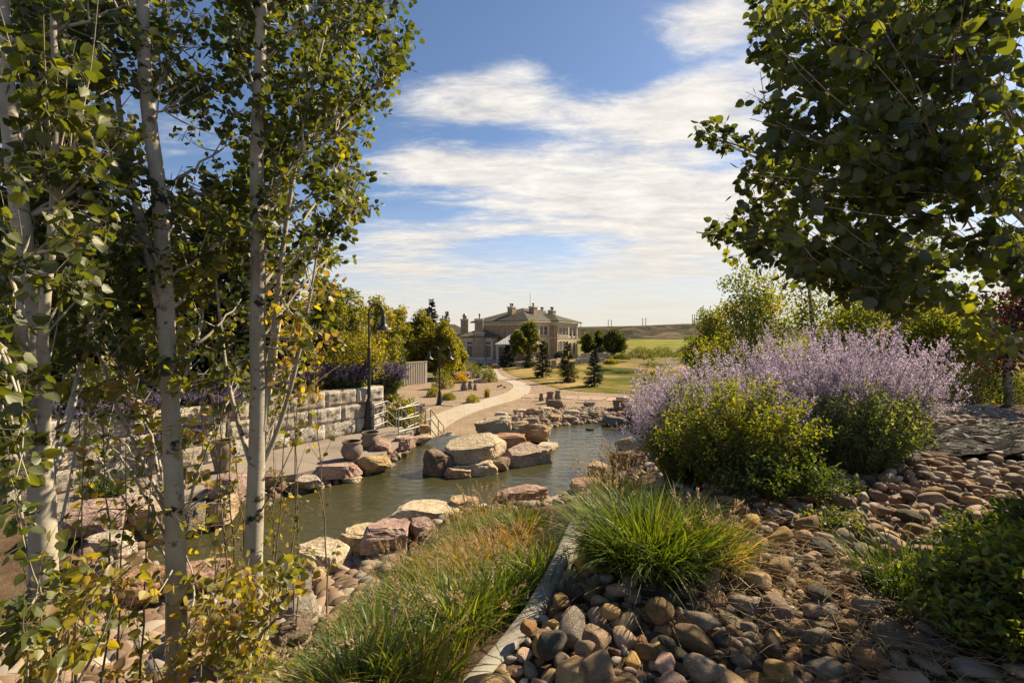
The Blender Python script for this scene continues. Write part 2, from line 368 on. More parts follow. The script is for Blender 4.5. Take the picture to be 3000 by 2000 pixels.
M['kerb'] = surf('kerb_concrete', [(.2, (.15, .135, .115)), (.5, (.28, .26, .225)), (.8, (.38, .355, .31))], 4, 9, .9, .5, 45, .006)
M['block'] = surf('wall_block', [(.32, (.17, .145, .115)), (.5, (.36, .325, .27)), (.7, (.47, .43, .36))], 1.6, 12, .92, .9, 12, .04, rnd=.25, speck=20)
M['pot'] = surf('pot_clay', [(.2, (.12, .095, .078)), (.5, (.20, .165, .135)), (.8, (.28, .235, .195))], 5, 8, .82, .4, 30, .008, rnd=.15)
M['black'] = surf('black_metal', [(0, (.010, .010, .011)), (1, (.024, .023, .022))], 8, 4, .42, .1, 60, .002, spec=.5)
M['steel'] = surf('galvanised_steel', [(0, (.22, .22, .21)), (1, (.36, .35, .33))], 12, 4, .5, .05, 60, .002, metal=.6)
M['flag'] = surf('flagstone', [(.2, (.30, .20, .145)), (.8, (.45, .32, .245))], 4, 6, .9, .4, 20, .01, rnd=.2)
M['brick'] = surf('house_brick', [(.3, (.22, .16, .11)), (.5, (.33, .25, .17)), (.7, (.44, .34, .24))], 1.3, 12, .9, .3, 8, .03, distort=0)
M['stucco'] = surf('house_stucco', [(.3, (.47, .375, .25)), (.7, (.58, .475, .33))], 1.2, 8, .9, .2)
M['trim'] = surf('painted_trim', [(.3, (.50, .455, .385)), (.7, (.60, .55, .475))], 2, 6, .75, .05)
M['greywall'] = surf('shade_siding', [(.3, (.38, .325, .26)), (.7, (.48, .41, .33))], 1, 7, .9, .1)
M['shingle'] = surf('roof_shingle', [(.25, (.060, .058, .048)), (.5, (.105, .098, .080)), (.75, (.155, .142, .115))], 1.4, 11, .92, .7, 5, .06)
M['seam'] = surf('metal_roof', [(.3, (.50, .50, .50)), (.7, (.62, .61, .59))], 1, 4, .45, .05, metal=.2)
M['fence'] = surf('fence_board', [(.3, (.40, .35, .27)), (.7, (.52, .46, .37))], 2, 7, .85, .2, rnd=.12)
M['pole'] = surf('wood_pole', [(0, (.09, .075, .06)), (1, (.15, .125, .10))], 3, 3, .9, 0)

def fabric_mat():
    m, nt, out = mat_base('weed_fabric'); L = nt.links.new
    d = nt.nodes.new('ShaderNodeBsdfDiffuse'); d.inputs[0].default_value = (.007, .007, .008, 1)
    g = nt.nodes.new('ShaderNodeBsdfGlossy'); g.inputs['Roughness'].default_value = .34; g.inputs['Color'].default_value = (.8, .8, .8, 1)
    tc = nt.nodes.new('ShaderNodeTexCoord'); mp = nt.nodes.new('ShaderNodeMapping'); mp.inputs['Rotation'].default_value = (0, 0, .9); mp.inputs['Scale'].default_value = (.7, 3.2, 1); L(tc.outputs['Object'], mp.inputs[0])
    n = nt.nodes.new('ShaderNodeTexNoise'); n.inputs['Scale'].default_value = 2.2; n.inputs['Detail'].default_value = 6; n.inputs['Distortion'].default_value = 1.2; L(mp.outputs[0], n.inputs['Vector'])
    b = nt.nodes.new('ShaderNodeBump'); b.inputs['Strength'].default_value = 1; b.inputs['Distance'].default_value = .22; L(n.outputs['Fac'], b.inputs['Height']); L(b.outputs[0], g.inputs['Normal'])
    x = nt.nodes.new('ShaderNodeMixShader'); x.inputs[0].default_value = .014; L(d.outputs[0], x.inputs[1]); L(g.outputs[0], x.inputs[2]); L(x.outputs[0], out.inputs[0]); return m
M['fabric'] = fabric_mat()
def glass_mat():
    m, nt, out = mat_base('window_glass'); p = nt.nodes.new('ShaderNodeBsdfPrincipled')
    p.inputs['Base Color'].default_value = (.018, .019, .018, 1); p.inputs['Roughness'].default_value = .06; p.inputs['Specular IOR Level'].default_value = .6
    nt.links.new(p.outputs[0], out.inputs[0]); return m
M['glass'] = glass_mat()
def water_mat():
    m, nt, out = mat_base('pond_water'); L = nt.links.new
    p = nt.nodes.new('ShaderNodeBsdfPrincipled'); p.inputs['Roughness'].default_value = .045; p.inputs['IOR'].default_value = 1.333
    p.inputs['Specular IOR Level'].default_value = .95
    tc = nt.nodes.new('ShaderNodeTexCoord')
    n0 = nt.nodes.new('ShaderNodeTexNoise'); n0.inputs['Scale'].default_value = .35; n0.inputs['Detail'].default_value = 4; L(tc.outputs['Object'], n0.inputs['Vector'])
    L(ramp(nt, [(.3, (.036, .036, .014)), (.7, (.062, .058, .024))], n0.outputs['Fac']), p.inputs['Base Color'])
    mp = nt.nodes.new('ShaderNodeMapping'); mp.inputs['Rotation'].default_value = (0, 0, math.radians(-28)); mp.inputs['Scale'].default_value = (1.0, 2.3, 1); L(tc.outputs['Object'], mp.inputs[0])
    n1 = nt.nodes.new('ShaderNodeTexNoise'); n1.inputs['Scale'].default_value = 2.0; n1.inputs['Detail'].default_value = 5; n1.inputs['Roughness'].default_value = .55; n1.inputs['Distortion'].default_value = .8
    L(mp.outputs[0], n1.inputs['Vector'])
    b = nt.nodes.new('ShaderNodeBump'); b.inputs['Strength'].default_value = .6; b.inputs['Distance'].default_value = .07; L(n1.outputs['Fac'], b.inputs['Height']); L(b.outputs[0], p.inputs['Normal'])
    L(p.outputs[0], out.inputs[0]); return m
M['water'] = water_mat()
# ------------------------------------------------------------------ terrain
WATER_Z, PLAT_Z = 1.55, 1.90
POND = chaikin([(-3.2, 7.2), (-3.0, 7.9), (-2.5, 9.0), (-1.4, 9.85), (0, 10.3), (.75, 10.5), (1.53, 11.4), (2.46, 12.5), (3.9, 14.6), (4.7, 16.4),
                (5.5, 18.7), (5.3, 20.6), (2.9, 20.4), (.8, 18.9), (-1.0, 17.9), (-2.86, 17.8), (-3.3, 16.7), (-3.45, 13.4), (-4.3, 12.2), (-4.97, 11.3),
                (-6.2, 10.4), (-6.7, 9.0), (-6.1, 7.9), (-5, 7.1), (-4, 6.6)], 1)
W0, W1 = np.array([-12.6, 5.45]), np.array([-4.67, 17.6])
wdir = (W1 - W0) / np.linalg.norm(W1 - W0); wnrm = np.array([-wdir[1], wdir[0]])       # to the terrace side
PLAT = np.array([(-3.62, 13.6), (-3.45, 16.6), (-3.35, 17.05), (-4.55, 17.75), (-9.9, 9.6), (-8.6, 8.9), (-6.9, 9.9), (-6.4, 10.7), (-5.2, 11.6), (-4.5, 12.5)])
def terrain(x, y):
    x = np.asarray(x, float).ravel(); y = np.asarray(y, float).ravel(); P = np.stack([x, y], 1)
    d = polydist(P, POND); sd = np.where(inpoly(P, POND), -d, d)
    bed = WATER_Z - .05 + np.clip(sd, -1, 0) * .75
    zn = np.minimum(3.55, WATER_Z - .03 + (.19 + .17 * smooth(-2.0, -.7, x)) * sd)
    berm = 1.44 + .30 * smooth(-1.2, .3, x)
    zf = np.clip(np.minimum(WATER_Z - .04 + .3 * sd, berm) - np.maximum(0, sd - 2.0 * smooth(-1.2, .3, x) - .3) * .42, 0, None)
    wn = 1 - smooth(13, 19, y + np.clip(x - 6, 0, 10) * .2)
    z = wn * zn + (1 - wn) * zf
    z = np.where(sd < 0, bed, z)
    dp = polydist(P, PLAT); ip = inpoly(P, PLAT)
    z = np.where(ip, PLAT_Z - .07, np.where(sd > .05, z + (PLAT_Z - .12 - z) * (1 - smooth(0, .5, dp)) * smooth(0, .5, sd), z))
    # planted terrace held up by the block wall
    s = (P - W0) @ wnrm; t = (P - W0) @ wdir
    s2 = np.where(y > 17.6, (x - W1[0]) * -.95 - (y - 17.6) * .30, s)
    ter = (3.25 + .5 * smooth(1, 8, s2)) * (1 - smooth(22, 38, y))
    k = smooth(.18, .42, s2)
    z = np.where(s2 > .18, z * (1 - k) + np.maximum(ter, z * 0) * k, z)
    z = z + .9 * smooth(65, 88, y) * (1 - smooth(120, 190, y)) - 1.5 * smooth(120, 250, y) + 3 * np.clip((y - 250) / 350, 0, 1)
    return z
def tz(x, y): return float(terrain([x], [y])[0])

def growth(a, b, n): return a * (b / a) ** (np.arange(1, n + 1) / n)
xs = np.concatenate([-growth(70, 5000, 14)[::-1], np.arange(-70, -16, 2.), np.arange(-16, 12, .25), np.arange(12, 70, 2.), growth(70, 5000, 14)])
ys = np.concatenate([np.arange(-30, 0, 3.), np.arange(0, 27, .25), np.arange(27, 100, 1.), growth(100, 6500, 34)])
gx, gy = np.meshgrid(xs, ys); gz = terrain(gx, gy)
nz = np.array([mnoise.noise((a * .9, b * .9, 0)) for a, b in zip(gx.ravel(), gy.ravel())])
near = (gy.ravel() < 14) & (gy.ravel() > -5) & (np.abs(gx.ravel()) < 15)
gz = gz + np.where(near & (gz > WATER_Z + .05), nz * .05, 0) - np.where((gy.ravel() < 18) & (polydist(np.stack([gx.ravel(), gy.ravel()], 1), PLAT) < .0), 0, 0)
idx = np.arange(gx.size).reshape(gx.shape)
acc = Acc().add(np.stack([gx.ravel(), gy.ravel(), gz], 1), np.stack([idx[:-1, :-1], idx[:-1, 1:], idx[1:, 1:], idx[1:, :-1]], -1).reshape(-1, 4))
ground = build('ground', acc, M['dirt']); tag(ground, kind='structure', label='soil and dry prairie ground reaching the horizon')
ground.data.materials.append(M['prairie'])
cyy = (gy[:-1, :-1].ravel() > 40) | (np.abs(gx[:-1, :-1].ravel()) > 40)
ground.data.polygons.foreach_set('material_index', cyy.astype(np.int32))

def drape(name, poly, off, mat, step=1.0, label=None, inner=True, zfun=terrain):
    poly = np.asarray(poly, float)
    n = len(poly); B = resample(np.concatenate([poly, poly[:1]]), max(n, int(sum(np.linalg.norm(np.diff(poly, axis=0), axis=1)) / step)) + 1)[:-1]
    lo, hi = B.min(0), B.max(0)
    g = np.stack(np.meshgrid(np.arange(lo[0], hi[0], step), np.arange(lo[1], hi[1], step)), -1).reshape(-1, 2)
    g = g[inpoly(g, B)]; g = g[polydist(g, B) > step * .45]
    pts = np.concatenate([B, g]); m = len(B)
    r = delaunay_2d_cdt([Vector(p) for p in pts], [(i, (i + 1) % m) for i in range(m)], [], 1, 1e-4)
    v = np.array([(p.x, p.y) for p in r[0]]); z = zfun(v[:, 0], v[:, 1]) + off
    a = Acc().add(np.column_stack([v, z]), np.array([tuple(f) for f in r[2] if len(f) == 3]))
    o = build(name, a, mat); return tag(o, kind='structure', label=label)

def GP(l, z=0.): return [tuple(G(px, py, z)[:2]) for px, py in l]
gravel = drape('gravel', [(-3.2, 18.25), (-1.1, 18.4), (-.2, 19.2), (2, 22.6), (5, 23.6), (8, 24.5), (14, 30), (34, 45), (34, 60), (22, 75), (14, 84), (-1, 87.6), (-9, 87.6), (-11, 70), (-11, 50), (-12, 38), (-9, 31), (-6, 24.5), (-3.9, 19)], .035, M['gravel'], .8, 'pale brown gravel court around the path')
lawn = drape('lawn', chaikin(GP([(1459, 1077), (1480, 1090), (1520, 1107), (1556, 1116), (1612, 1133), (1663, 1144), (1735, 1150), (1850, 1156), (2050, 1158), (2150, 1120)]) + [(42, 72), (30, 80), (16, 80), (6, 80), (1, 79)], 2), .07, M['lawn'], 1.2, 'patchy green and dry gold lawn under the spruces')
plaza = drape('plaza', [(-8.8, 87.9), (-2.4, 87.9), (-2.2, 84), (-3.0, 77), (-3.4, 70), (-4.4, 71), (-5.2, 80), (-8.6, 84)], .06, M['concrete'], 1.5, 'pale paved forecourt in front of the house')
field = drape('green_field', [(40, 255), (460, 255), (800, 560), (60, 600), (20, 420)], .15, M['field'], 25, 'bright green mown field below the hill')
# water and its bed
wp = np.array(POND); c0 = wp.mean(0)
water = drape('pond_water', wp, 0, M['water'], .6, 'olive pond water', zfun=lambda x, y: np.full(len(x), WATER_Z))
# hill
hx = np.linspace(-500, 1500, 150); hy = np.linspace(560, 1400, 80)
X, Yy = np.meshgrid(hx, hy)
rid = 12.5 + 11 * smooth(-60, 330, X) + 3 * np.sin(X / 130.) + 1.5 * np.sin(X / 47.)
t = np.clip((Yy - 600) / 260, 0, 1)
Z = 1.2 + rid * (.30 * smooth(0, .55, t) + .70 * smooth(.45, 1, t)) * (1 - .25 * smooth(950, 1400, Yy))
gul = np.array([mnoise.fractal((a * .012, b * .007, 3.), 1., 2., 5) for a, b in zip(X.ravel(), Yy.ravel())]).reshape(X.shape)
Z = Z + gul * 9 * np.sin(np.pi * np.clip(t, 0, 1)) * smooth(.1, .4, t)
Z[0] = -1; i2 = np.arange(X.size).reshape(X.shape)
hill = build('hill', Acc().add(np.stack([X.ravel(), Yy.ravel(), Z.ravel()], 1), np.stack([i2[:-1, :-1], i2[:-1, 1:], i2[1:, 1:], i2[1:, :-1]], -1).reshape(-1, 4)), M['hill'])
tag(hill, kind='structure', label='long low sagebrush hill on the horizon')

# concrete path in poured slabs
Lf = GP([(1258, 1226), (1268, 1220), (1339, 1192), (1408, 1174), (1467, 1159), (1495, 1146), (1506, 1133), (1495, 1123), (1457, 1113), (1446, 1104), (1437, 1090), (1428, 1076)])
Rt = GP([(1262, 1285), (1339, 1230), (1393, 1207), (1459, 1187), (1510, 1174), (1543, 1158), (1556, 1144), (1552, 1128), (1505, 1113), (1472, 1105), (1458, 1090), (1446, 1076)])
n_sl = 17
Lr, Rr = resample(chaikin(Lf, 2, False), n_sl * 4 + 1), resample(chaikin(Rt, 2, False), n_sl * 4 + 1)
path = link('path', None); tag(path, kind='structure', label='curving pale concrete garden path')
for i in range(n_sl):
    a = Acc(); ids = list(range(i * 4, i * 4 + 5)); g = .012
    Lq, Rq = Lr[ids].copy(), Rr[ids].copy()
    Lq[0] += (Lq[1] - Lq[0]) * g; Rq[0] += (Rq[1] - Rq[0]) * g; Lq[-1] -= (Lq[-1] - Lq[-2]) * g; Rq[-1] -= (Rq[-1] - Rq[-2]) * g
    ring = np.concatenate([Lq, Rq[::-1]]); zz = terrain(ring[:, 0], ring[:, 1])
    n = len(ring); top = np.column_stack([ring, zz + .075]); bot = np.column_stack([ring, zz - .05])
    a.add(np.concatenate([bot, top]), [(k, (k + 1) % n, n + (k + 1) % n, n + k) for k in range(n)])
    a.add(top, [(k, k + 1, n - 2 - k, n - 1 - k) for k in range(4)])
    build('slab', a, M['concrete'], path, False)
fl = link('flagstone_path', None); tag(fl, kind='structure', label='row of pinkish flagstones crossing the gravel')
p0, p1 = G(1552, 1162, 0)[:2], G(1990, 1178, 0)[:2]; dv = (p1 - p0); ln = np.linalg.norm(dv); dv /= ln; nv = np.array([-dv[1], dv[0]])
s = 0
while s < ln:
    for row in (-.55, .55):
        a = Acc(); w = random.uniform(.8, 1.15); q = p0 + dv * (s + random.uniform(-.08, .08)) + nv * row
        pts = [q + dv * (w * .5 * cx_) + nv * (.48 * cy_) + R.normal(size=2) * .05 for cx_, cy_ in ((-1, -1), (0, -1.08), (1, -1), (1, .9), (.1, 1.08), (-1, 1))]
        prism(a, pts, .0, .075); build('flagstone', a, M['flag'], fl, False)
    s += 1.18

# terrace slab beside the pond, with its scored bays
plat = link('terrace_slab', None); tag(plat, kind='structure', label='grey brown concrete terrace beside the pond')
cuts = np.linspace(-.2, 1.0, 6)
a0, a1 = np.array([-9.6, 9.3]), np.array([-4.1, 17.6]); ad = (a1 - a0)
PP = PLAT
def clip(poly, p, n, keep):
    out = []
    for i in range(len(poly)):
        A, B = poly[i], poly[(i + 1) % len(poly)]; da, db = (A - p) @ n * keep, (B - p) @ n * keep
        if da >= 0: out.append(A)
        if da * db < 0: out.append(A + (B - A) * da / (da - db))
    return np.array(out)
for i in range(5):
    q = PP
    if i: q = clip(q, a0 + ad * cuts[i] + .006 * ad / 10, ad, 1)
    if i < 4: q = clip(q, a0 + ad * cuts[i + 1] - .006 * ad / 10, ad, -1)
    if len(q) > 2: a = Acc(); prism(a, list(q[::-1] if False else q), PLAT_Z - .14, PLAT_Z); build('bay', a, M['slab'], plat, False)

# retaining wall: each split faced block is its own piece
wall = thing('retaining_wall', 'pale split faced block retaining wall beside the pond terrace', 'wall', (W0[0], W0[1], PLAT_Z - .02), math.atan2(wdir[1], wdir[0]))
BL, BH, BD = 1.22, .515, .5
def block_mesh(seed, L):
    nx, nzz = 13, 7; r = np.random.default_rng(seed); a = Acc()
    u, v = np.meshgrid(np.linspace(0, L - .018, nx), np.linspace(0, BH - .016, nzz))
    e = np.minimum(np.minimum(u, L - .018 - u), np.minimum(v, BH - .016 - v))
    dsp = np.array([mnoise.fractal((p * 3.1 + seed * 9, q * 3.6, seed * 3.), 1., 2.1, 4) for p, q in zip(u.ravel(), v.ravel())]).reshape(u.shape)
    dep = -(.03 + .05 * smooth(0, .07, e) + .06 * dsp * smooth(0, .08, e))
    V = np.stack([u, dep, v], -1).reshape(-1, 3); id_ = np.arange(nx * nzz).reshape(nzz, nx)
    a.add(V, np.stack([id_[:-1, :-1], id_[:-1, 1:], id_[1:, 1:], id_[1:, :-1]], -1).reshape(-1, 4))
    Bk = V.copy(); Bk[:, 1] = BD
    rim = np.concatenate([id_[0], id_[1:, -1], id_[-1, -2::-1], id_[-2:0:-1, 0]])
    n = len(rim); a.add(np.concatenate([V[rim], Bk[rim]]), [(i, n + i, n + (i + 1) % n, (i + 1) % n) for i in range(n)])
    return mesh_of(a, 'block', M['block'], False)
bm_full = [block_mesh(i, BL) for i in range(7)]; bm_half = [block_mesh(20 + i, BL / 2) for i in range(2)]
wl = float(np.linalg.norm(W1 - W0)); nfull = int(wl // BL)
x_end = wl
for c in range(3):
    x = x_end - (BL / 2 if c % 2 else 0); k = 0
    if c % 2: link('block', bm_half[0], wall, (x_end - BL / 2, c * .012, c * BH))
    while x - BL > 2.0:
        x -= BL; o = link('block', bm_full[random.randrange(7)], wall, (x, c * .012 + random.uniform(-.012, .012), c * BH)); k += 1
# thin kerb stones at the wall foot
# ------------------------------------------------------------------ stones
import bmesh
def ico(sub):
    b = bmesh.new(); bmesh.ops.create_icosphere(b, subdivisions=sub, radius=1)
    b.verts.ensure_lookup_table(); V = np.array([v.co[:] for v in b.verts]); Fc = np.array([[v.index for v in f.verts] for f in b.faces]); b.free(); return V, Fc
ICO = {k: ico(k) for k in (1, 2, 3, 4)}
def boulder_shape(seed, sub=4, planes=17, angular=.55, rough=.10):
    r = np.random.default_rng(seed); V, Fc = ICO[sub]; V = V.copy()
    V = np.sign(V) * np.abs(V) ** (.46 if angular < .66 else .62); V /= np.abs(V).max()
    if angular < .66:
        th = np.sort(r.uniform(0, 6.28, 9)); sd_ = np.column_stack([np.cos(th), np.sin(th), r.uniform(-.45, .6, 9)])
        tp = np.column_stack([r.normal(size=(3, 2)) * .22, [1, 1, -1]]); cn = r.normal(size=(5, 3)) + np.array([0, 0, .5])
        ns = unit(np.concatenate([sd_, tp, cn])); hs = np.concatenate([r.uniform(.72, .98, 9), r.uniform(.66, .85, 3), r.uniform(.86, 1.12, 5)])
    else: ns = unit(r.normal(size=(planes, 3)) * np.array([1, 1, .8])); hs = r.uniform(angular - .08, angular + .30, planes)
    for n, h in zip(ns, hs):
        dd = np.maximum(0, V @ n - h); V = V - n * dd[:, None] * .97
    off = seed * 7.31
    f = np.array([mnoise.fractal((p[0] * 1.6 + off, p[1] * 1.6, p[2] * 1.6), 1., 2.1, 5) for p in V])
    f2 = np.array([mnoise.noise((p[0] * 6 + off, p[1] * 6, p[2] * 9)) for p in V])
    f3 = np.array([mnoise.noise((p[0] * 1.3 + off, p[1] * 1.3, p[2] * 7 + off)) for p in V]); V = V * (1 + rough * f + rough * .7 * f2 + rough * .3 * np.array([mnoise.noise((p[0] * 15 + off, p[1] * 15, p[2] * 18)) for p in V]) * (sub > 3) + np.array([1, 1, .15]).mean() * 0)[:, None] * (1 + np.outer(f3, [.05, .05, 0]))
    lo, hi = V.min(0), V.max(0); return (V - (lo + hi) / 2) / ((hi - lo) / 2), Fc
def cobble_shape(seed, sub=3):
    r = np.random.default_rng(seed + 500); V, Fc = ICO[sub]; V = V.copy()
    V = np.sign(V) * np.abs(V) ** r.uniform(.78, .98)
    for n, h in zip(unit(r.normal(size=(7, 3))), r.uniform(.5, .92, 7)):
        V = V - n * (np.maximum(0, V @ n - h) * .82)[:, None]
    f = np.array([mnoise.noise((p[0] * 1.1 + seed * 3.3, p[1] * 1.1, p[2] * 1.1)) for p in V])
    V = V * (1 + .16 * f)[:, None]; lo, hi = V.min(0), V.max(0); return (V - (lo + hi) / 2) / ((hi - lo) / 2), Fc

BO = 0
def boulder(px, pyb, wpx, hpx, z, kind, label, dep=None, yaw=None, lift=0, tilt=(0, 0), angular=.55, group=None, flat=False, name='boulder', cat='boulder', dist=None, sub=4):
    """stands with the foot of its camera side at the given survey pixel, on level z"""
    global BO; BO += 1
    d = dist or (H - z) * F / (pyb - HY); w = wpx / F * d; h = hpx / F * d; dp = dep or w * .75
    V, Fc = boulder_shape(BO, sub, 12 if flat else 17, angular, .085 if flat else .11)
    V = V * np.array([w / 2, dp / 2, h / 2])
    o = link(name, mesh_of(Acc().add(V, Fc), name, M['rock_' + kind], False), None, ((px - 1500) / F * (d + dp / 2), d + dp / 2, z + h * .44 + lift), (math.radians(tilt[0]), math.radians(tilt[1]), math.radians(yaw if yaw is not None else random.uniform(-18, 18))))
    return tag(o, label, cat, group)
wz = WATER_Z
# the rock island
boulder(1392, 1374, 188, 62, wz + .2, 'cream', 'largest flat topped pale tan slab crowning the rock island', 1.45, -10, .02, (8, -5), .62, flat=True, dist=12.9)
boulder(1284, 1404, 94, 78, wz - .08, 'brown', 'dark grey brown boulder at the tip of the rock island', .8, 10, tilt=(0, 8))
boulder(1342, 1408, 82, 34, wz - .06, 'tan', 'low brown rock at the waterline under the largest island slab', .55)
boulder(1416, 1402, 92, 48, wz - .06, 'cream', 'pale squarish rock at the waterline under the largest island slab', .55, 4, angular=.6)
boulder(1538, 1374, 156, 56, wz - .05, 'tan', 'ochre ragged edged slab low on the island beside the small stones', 1.15, 12, flat=True, tilt=(6, 0))
boulder(1556, 1307, 132, 66, wz - .02, 'tan', 'thick golden block on the island next to the white slab end', 1.1, 6, angular=.6)
boulder(1446, 1286, 116, 66, wz - .05, 'cream', 'tall flat topped tan block at the back of the island by the spill edge', 1.0, -6, angular=.62)
boulder(1488, 1330, 130, 56, wz + .02, 'pink', 'long pinkish slab in the middle of the island', .8, 4, flat=True)
boulder(1602, 1330, 52, 22, wz - .04, 'cream', 'smooth whitish slab end lying in the water at the island', 1.1, -24, flat=True)
boulder(1517, 1264, 58, 26, wz, 'brown', 'small brown rock behind the island blocks', .6)
boulder(1440, 1385, 130, 40, wz - .05, 'brown', 'shaded brown rock wedged beneath the largest island slab', .8, dist=13.0)
for (px, py, w, k, lb) in [(1486, 1320, 22, 'grey', 'fist sized grey stone lodged between the island slabs'), (1487, 1372, 32, 'pink', 'rounded reddish stone at the waterline between island slabs'), (1320, 1300 + 40, 26, 'cream', 'small pale stone behind the dark island boulder'), (1466, 1368, 20, 'brown', 'small brown stone beside the reddish waterline stone')]:
    boulder(px, py, w, w * .8, wz - .02, k, lb, angular=.75, name='stone', cat='stone', sub=3)
# pond edge by the terrace
boulder(1112, 1346, 92, 52, 1.66, 'pink', 'orange pink wedge shaped boulder between pond and pots', .75, -24, tilt=(0, 12), angular=.5)
boulder(1184, 1326, 66, 44, 1.58, 'pink', 'rounded rose coloured boulder at the pond edge below the handrails', .95, -20)
boulder(1098, 1388, 104, 50, 1.58, 'tan', 'big smooth tan boulder at the pond edge below the pots', .7, 6, angular=.68)
boulder(990, 1410, 138, 46, 1.62, 'pink', 'long speckled pinkish grey boulder edging the terrace', .7, 8, angular=.62)
boulder(1236, 1300, 62, 20, 1.60, 'cream', 'cream slab under the small block at the foot of the handrails', .8, 14, flat=True)
boulder(1240, 1280, 48, 26, 1.78, 'tan', 'small tan block stacked on the cream slab by the handrails', .5, 10, angular=.6, dist=16.9)
boulder(1186, 1331, 22, 18, 1.58, 'brown', 'small brown stone between two rose boulders by the pond', name='stone', cat='stone', dist=14.4, sub=3)
boulder(1030, 1418, 60, 16, 1.53, 'cream', 'mossy flat stone in the shallows below the terrace boulders', .4, flat=True)
boulder(905, 1440, 90, 40, 1.60, 'cream', 'pale flat stone at the pond corner behind the aspens', .5, flat=True)
boulder(676, 1470, 100, 66, 1.75, 'pink', 'tall pink granite boulder behind the middle aspen trunks', .8, angular=.6)
boulder(650, 1546, 100, 84, 1.60, 'tan', 'tan boulder at the water below the tall pink granite one', .7, angular=.6)
boulder(566, 1576, 62, 94, 1.60, 'grey', 'upright grey boulder beside the second aspen trunk', .5)
boulder(276, 1592, 210, 100, 1.85, 'pink', 'very large reddish boulder below the block wall', 1.0, 6, angular=.62, flat=True)
boulder(460, 1560, 130, 70, 1.75, 'tan', 'flat brown boulder between the reddish and the grey one', .7)
boulder(400, 1500, 120, 50, 1.85, 'cream', 'pale boulder lying near the foot of the block wall', .7)
boulder(330, 1650, 120, 70, 1.9, 'cream', 'cream boulder in leaf litter between two aspen trunks', .6)
boulder(790, 1430, 90, 40, 1.75, 'brown', 'brown boulder edging the terrace near the tall urn', .6)
# our side of the pond
boulder(606, 1772, 150, 100, 1.70, 'pink', 'pink granite boulder by the stream behind the aspen stems', .8, angular=.66)
boulder(432, 1790, 170, 90, 1.9, 'pink', 'broad reddish boulder half buried left of the stream', .7)
boulder(676, 1870, 80, 76, 2.05, 'grey', 'round grey boulder between the second and third aspens', .45, angular=.75)
boulder(590, 1930, 130, 80, 2.1, 'brown', 'dark brown boulder below the second aspen', .55)
boulder(700, 1960, 120, 90, 2.2, 'pink', 'reddish boulder at the foot of the third aspen', .5)
boulder(868, 1780, 78, 60, 2.0, 'grey', 'flat grey stone next to the orange stone by the grass', .5)
boulder(925, 1726, 66, 34, 2.0, 'tan', 'small orange tan stone beside the cream boulders', .4, angular=.7)
boulder(885, 1850, 90, 60, 2.2, 'grey', 'grey stone in shade beside the grass slope', .45)
boulder(860, 1920, 90, 80, 2.35, 'brown', 'dark rounded stone beside dry grass stalks', .4, angular=.75)
boulder(930, 1985, 100, 70, 2.5, 'grey', 'mottled grey stone tucked under the grass slope', .4, angular=.75)
boulder(950, 1706, 150, 92, 1.72, 'cream', 'large cream boulder at the near pond corner', .7, -20, angular=.6)
boulder(1068, 1634, 128, 72, 1.68, 'cream', 'pale limestone boulder next to the large cream one', .7, -10, angular=.55)
boulder(1128, 1640, 150, 84, 1.85, 'pink', 'cracked reddish brown boulder behind the grass slope', .8, 5, angular=.62)
boulder(1232, 1600, 90, 60, 1.9, 'pink', 'smaller rusty boulder joined to the cracked reddish one', .6)
boulder(1250, 1552, 215, 56, 1.62, 'cream', 'long white flat boulder along the near shore', .95, -8, flat=True, angular=.6)
boulder(1362, 1520, 90, 50, 1.65, 'tan', 'tan rock between the white and the rounded pinkish boulder', .6)
boulder(1530, 1512, 186, 82, 1.62, 'pink', 'large rounded pinkish tan boulder on the near shore', .9, 5, angular=.72)
boulder(1722, 1468, 110, 52, 1.75, 'pink', 'reddish flat rock among pebbles on the near shore', .7)
boulder(1600, 1530, 60, 44, 1.75, 'brown', 'small brown rock right of the rounded pinkish boulder', .4)
boulder(1660, 1500, 56, 40, 1.75, 'grey', 'small grey rock among near shore pebbles', .4)
boulder(1760, 1420, 80, 60, 1.8, 'tan', 'tan rock under dry grass heads on the near shore', .6)
boulder(1855, 1345, 110, 56, 1.62, 'cream', 'wide pale rock at the right bank under the sage', .9)
boulder(1840, 1385, 120, 60, 1.75, 'brown', 'brown rock at the right bank beneath dry grass', .8)
# far shore
far = [(1466, 1236, 46, 26, 'cream'), (1554, 1220, 28, 22, 'tan'), (1580, 1219, 28, 18, 'cream'), (1525, 1214, 46, 14, 'cream'), (1600, 1207, 50, 12, 'cream'),
       (1628, 1200, 58, 26, 'brown'), (1727, 1194, 36, 16, 'grey'), (1818, 1208, 50, 34, 'brown'), (1824, 1184, 38, 20, 'cream'), (1624, 1238, 46, 20, 'tan'),
       (1670, 1241, 50, 20, 'tan'), (1676, 1219, 46, 16, 'cream'), (1743, 1228, 36, 20, 'tan'), (1712, 1234, 34, 16, 'grey'), (1500, 1240, 40, 18, 'tan'),
       (1560, 1246, 44, 18, 'tan'), (1590, 1243, 36, 14, 'brown'), (1530, 1250, 34, 14, 'cream'), (1780, 1222, 30, 12, 'cream')]
FL = {'cream': 'pale angular rock set among the far shore pebbles', 'tan': 'tan angular rock set among the far shore pebbles', 'brown': 'brown boulder set among the far shore pebbles', 'grey': 'grey rock set among the far shore pebbles'}
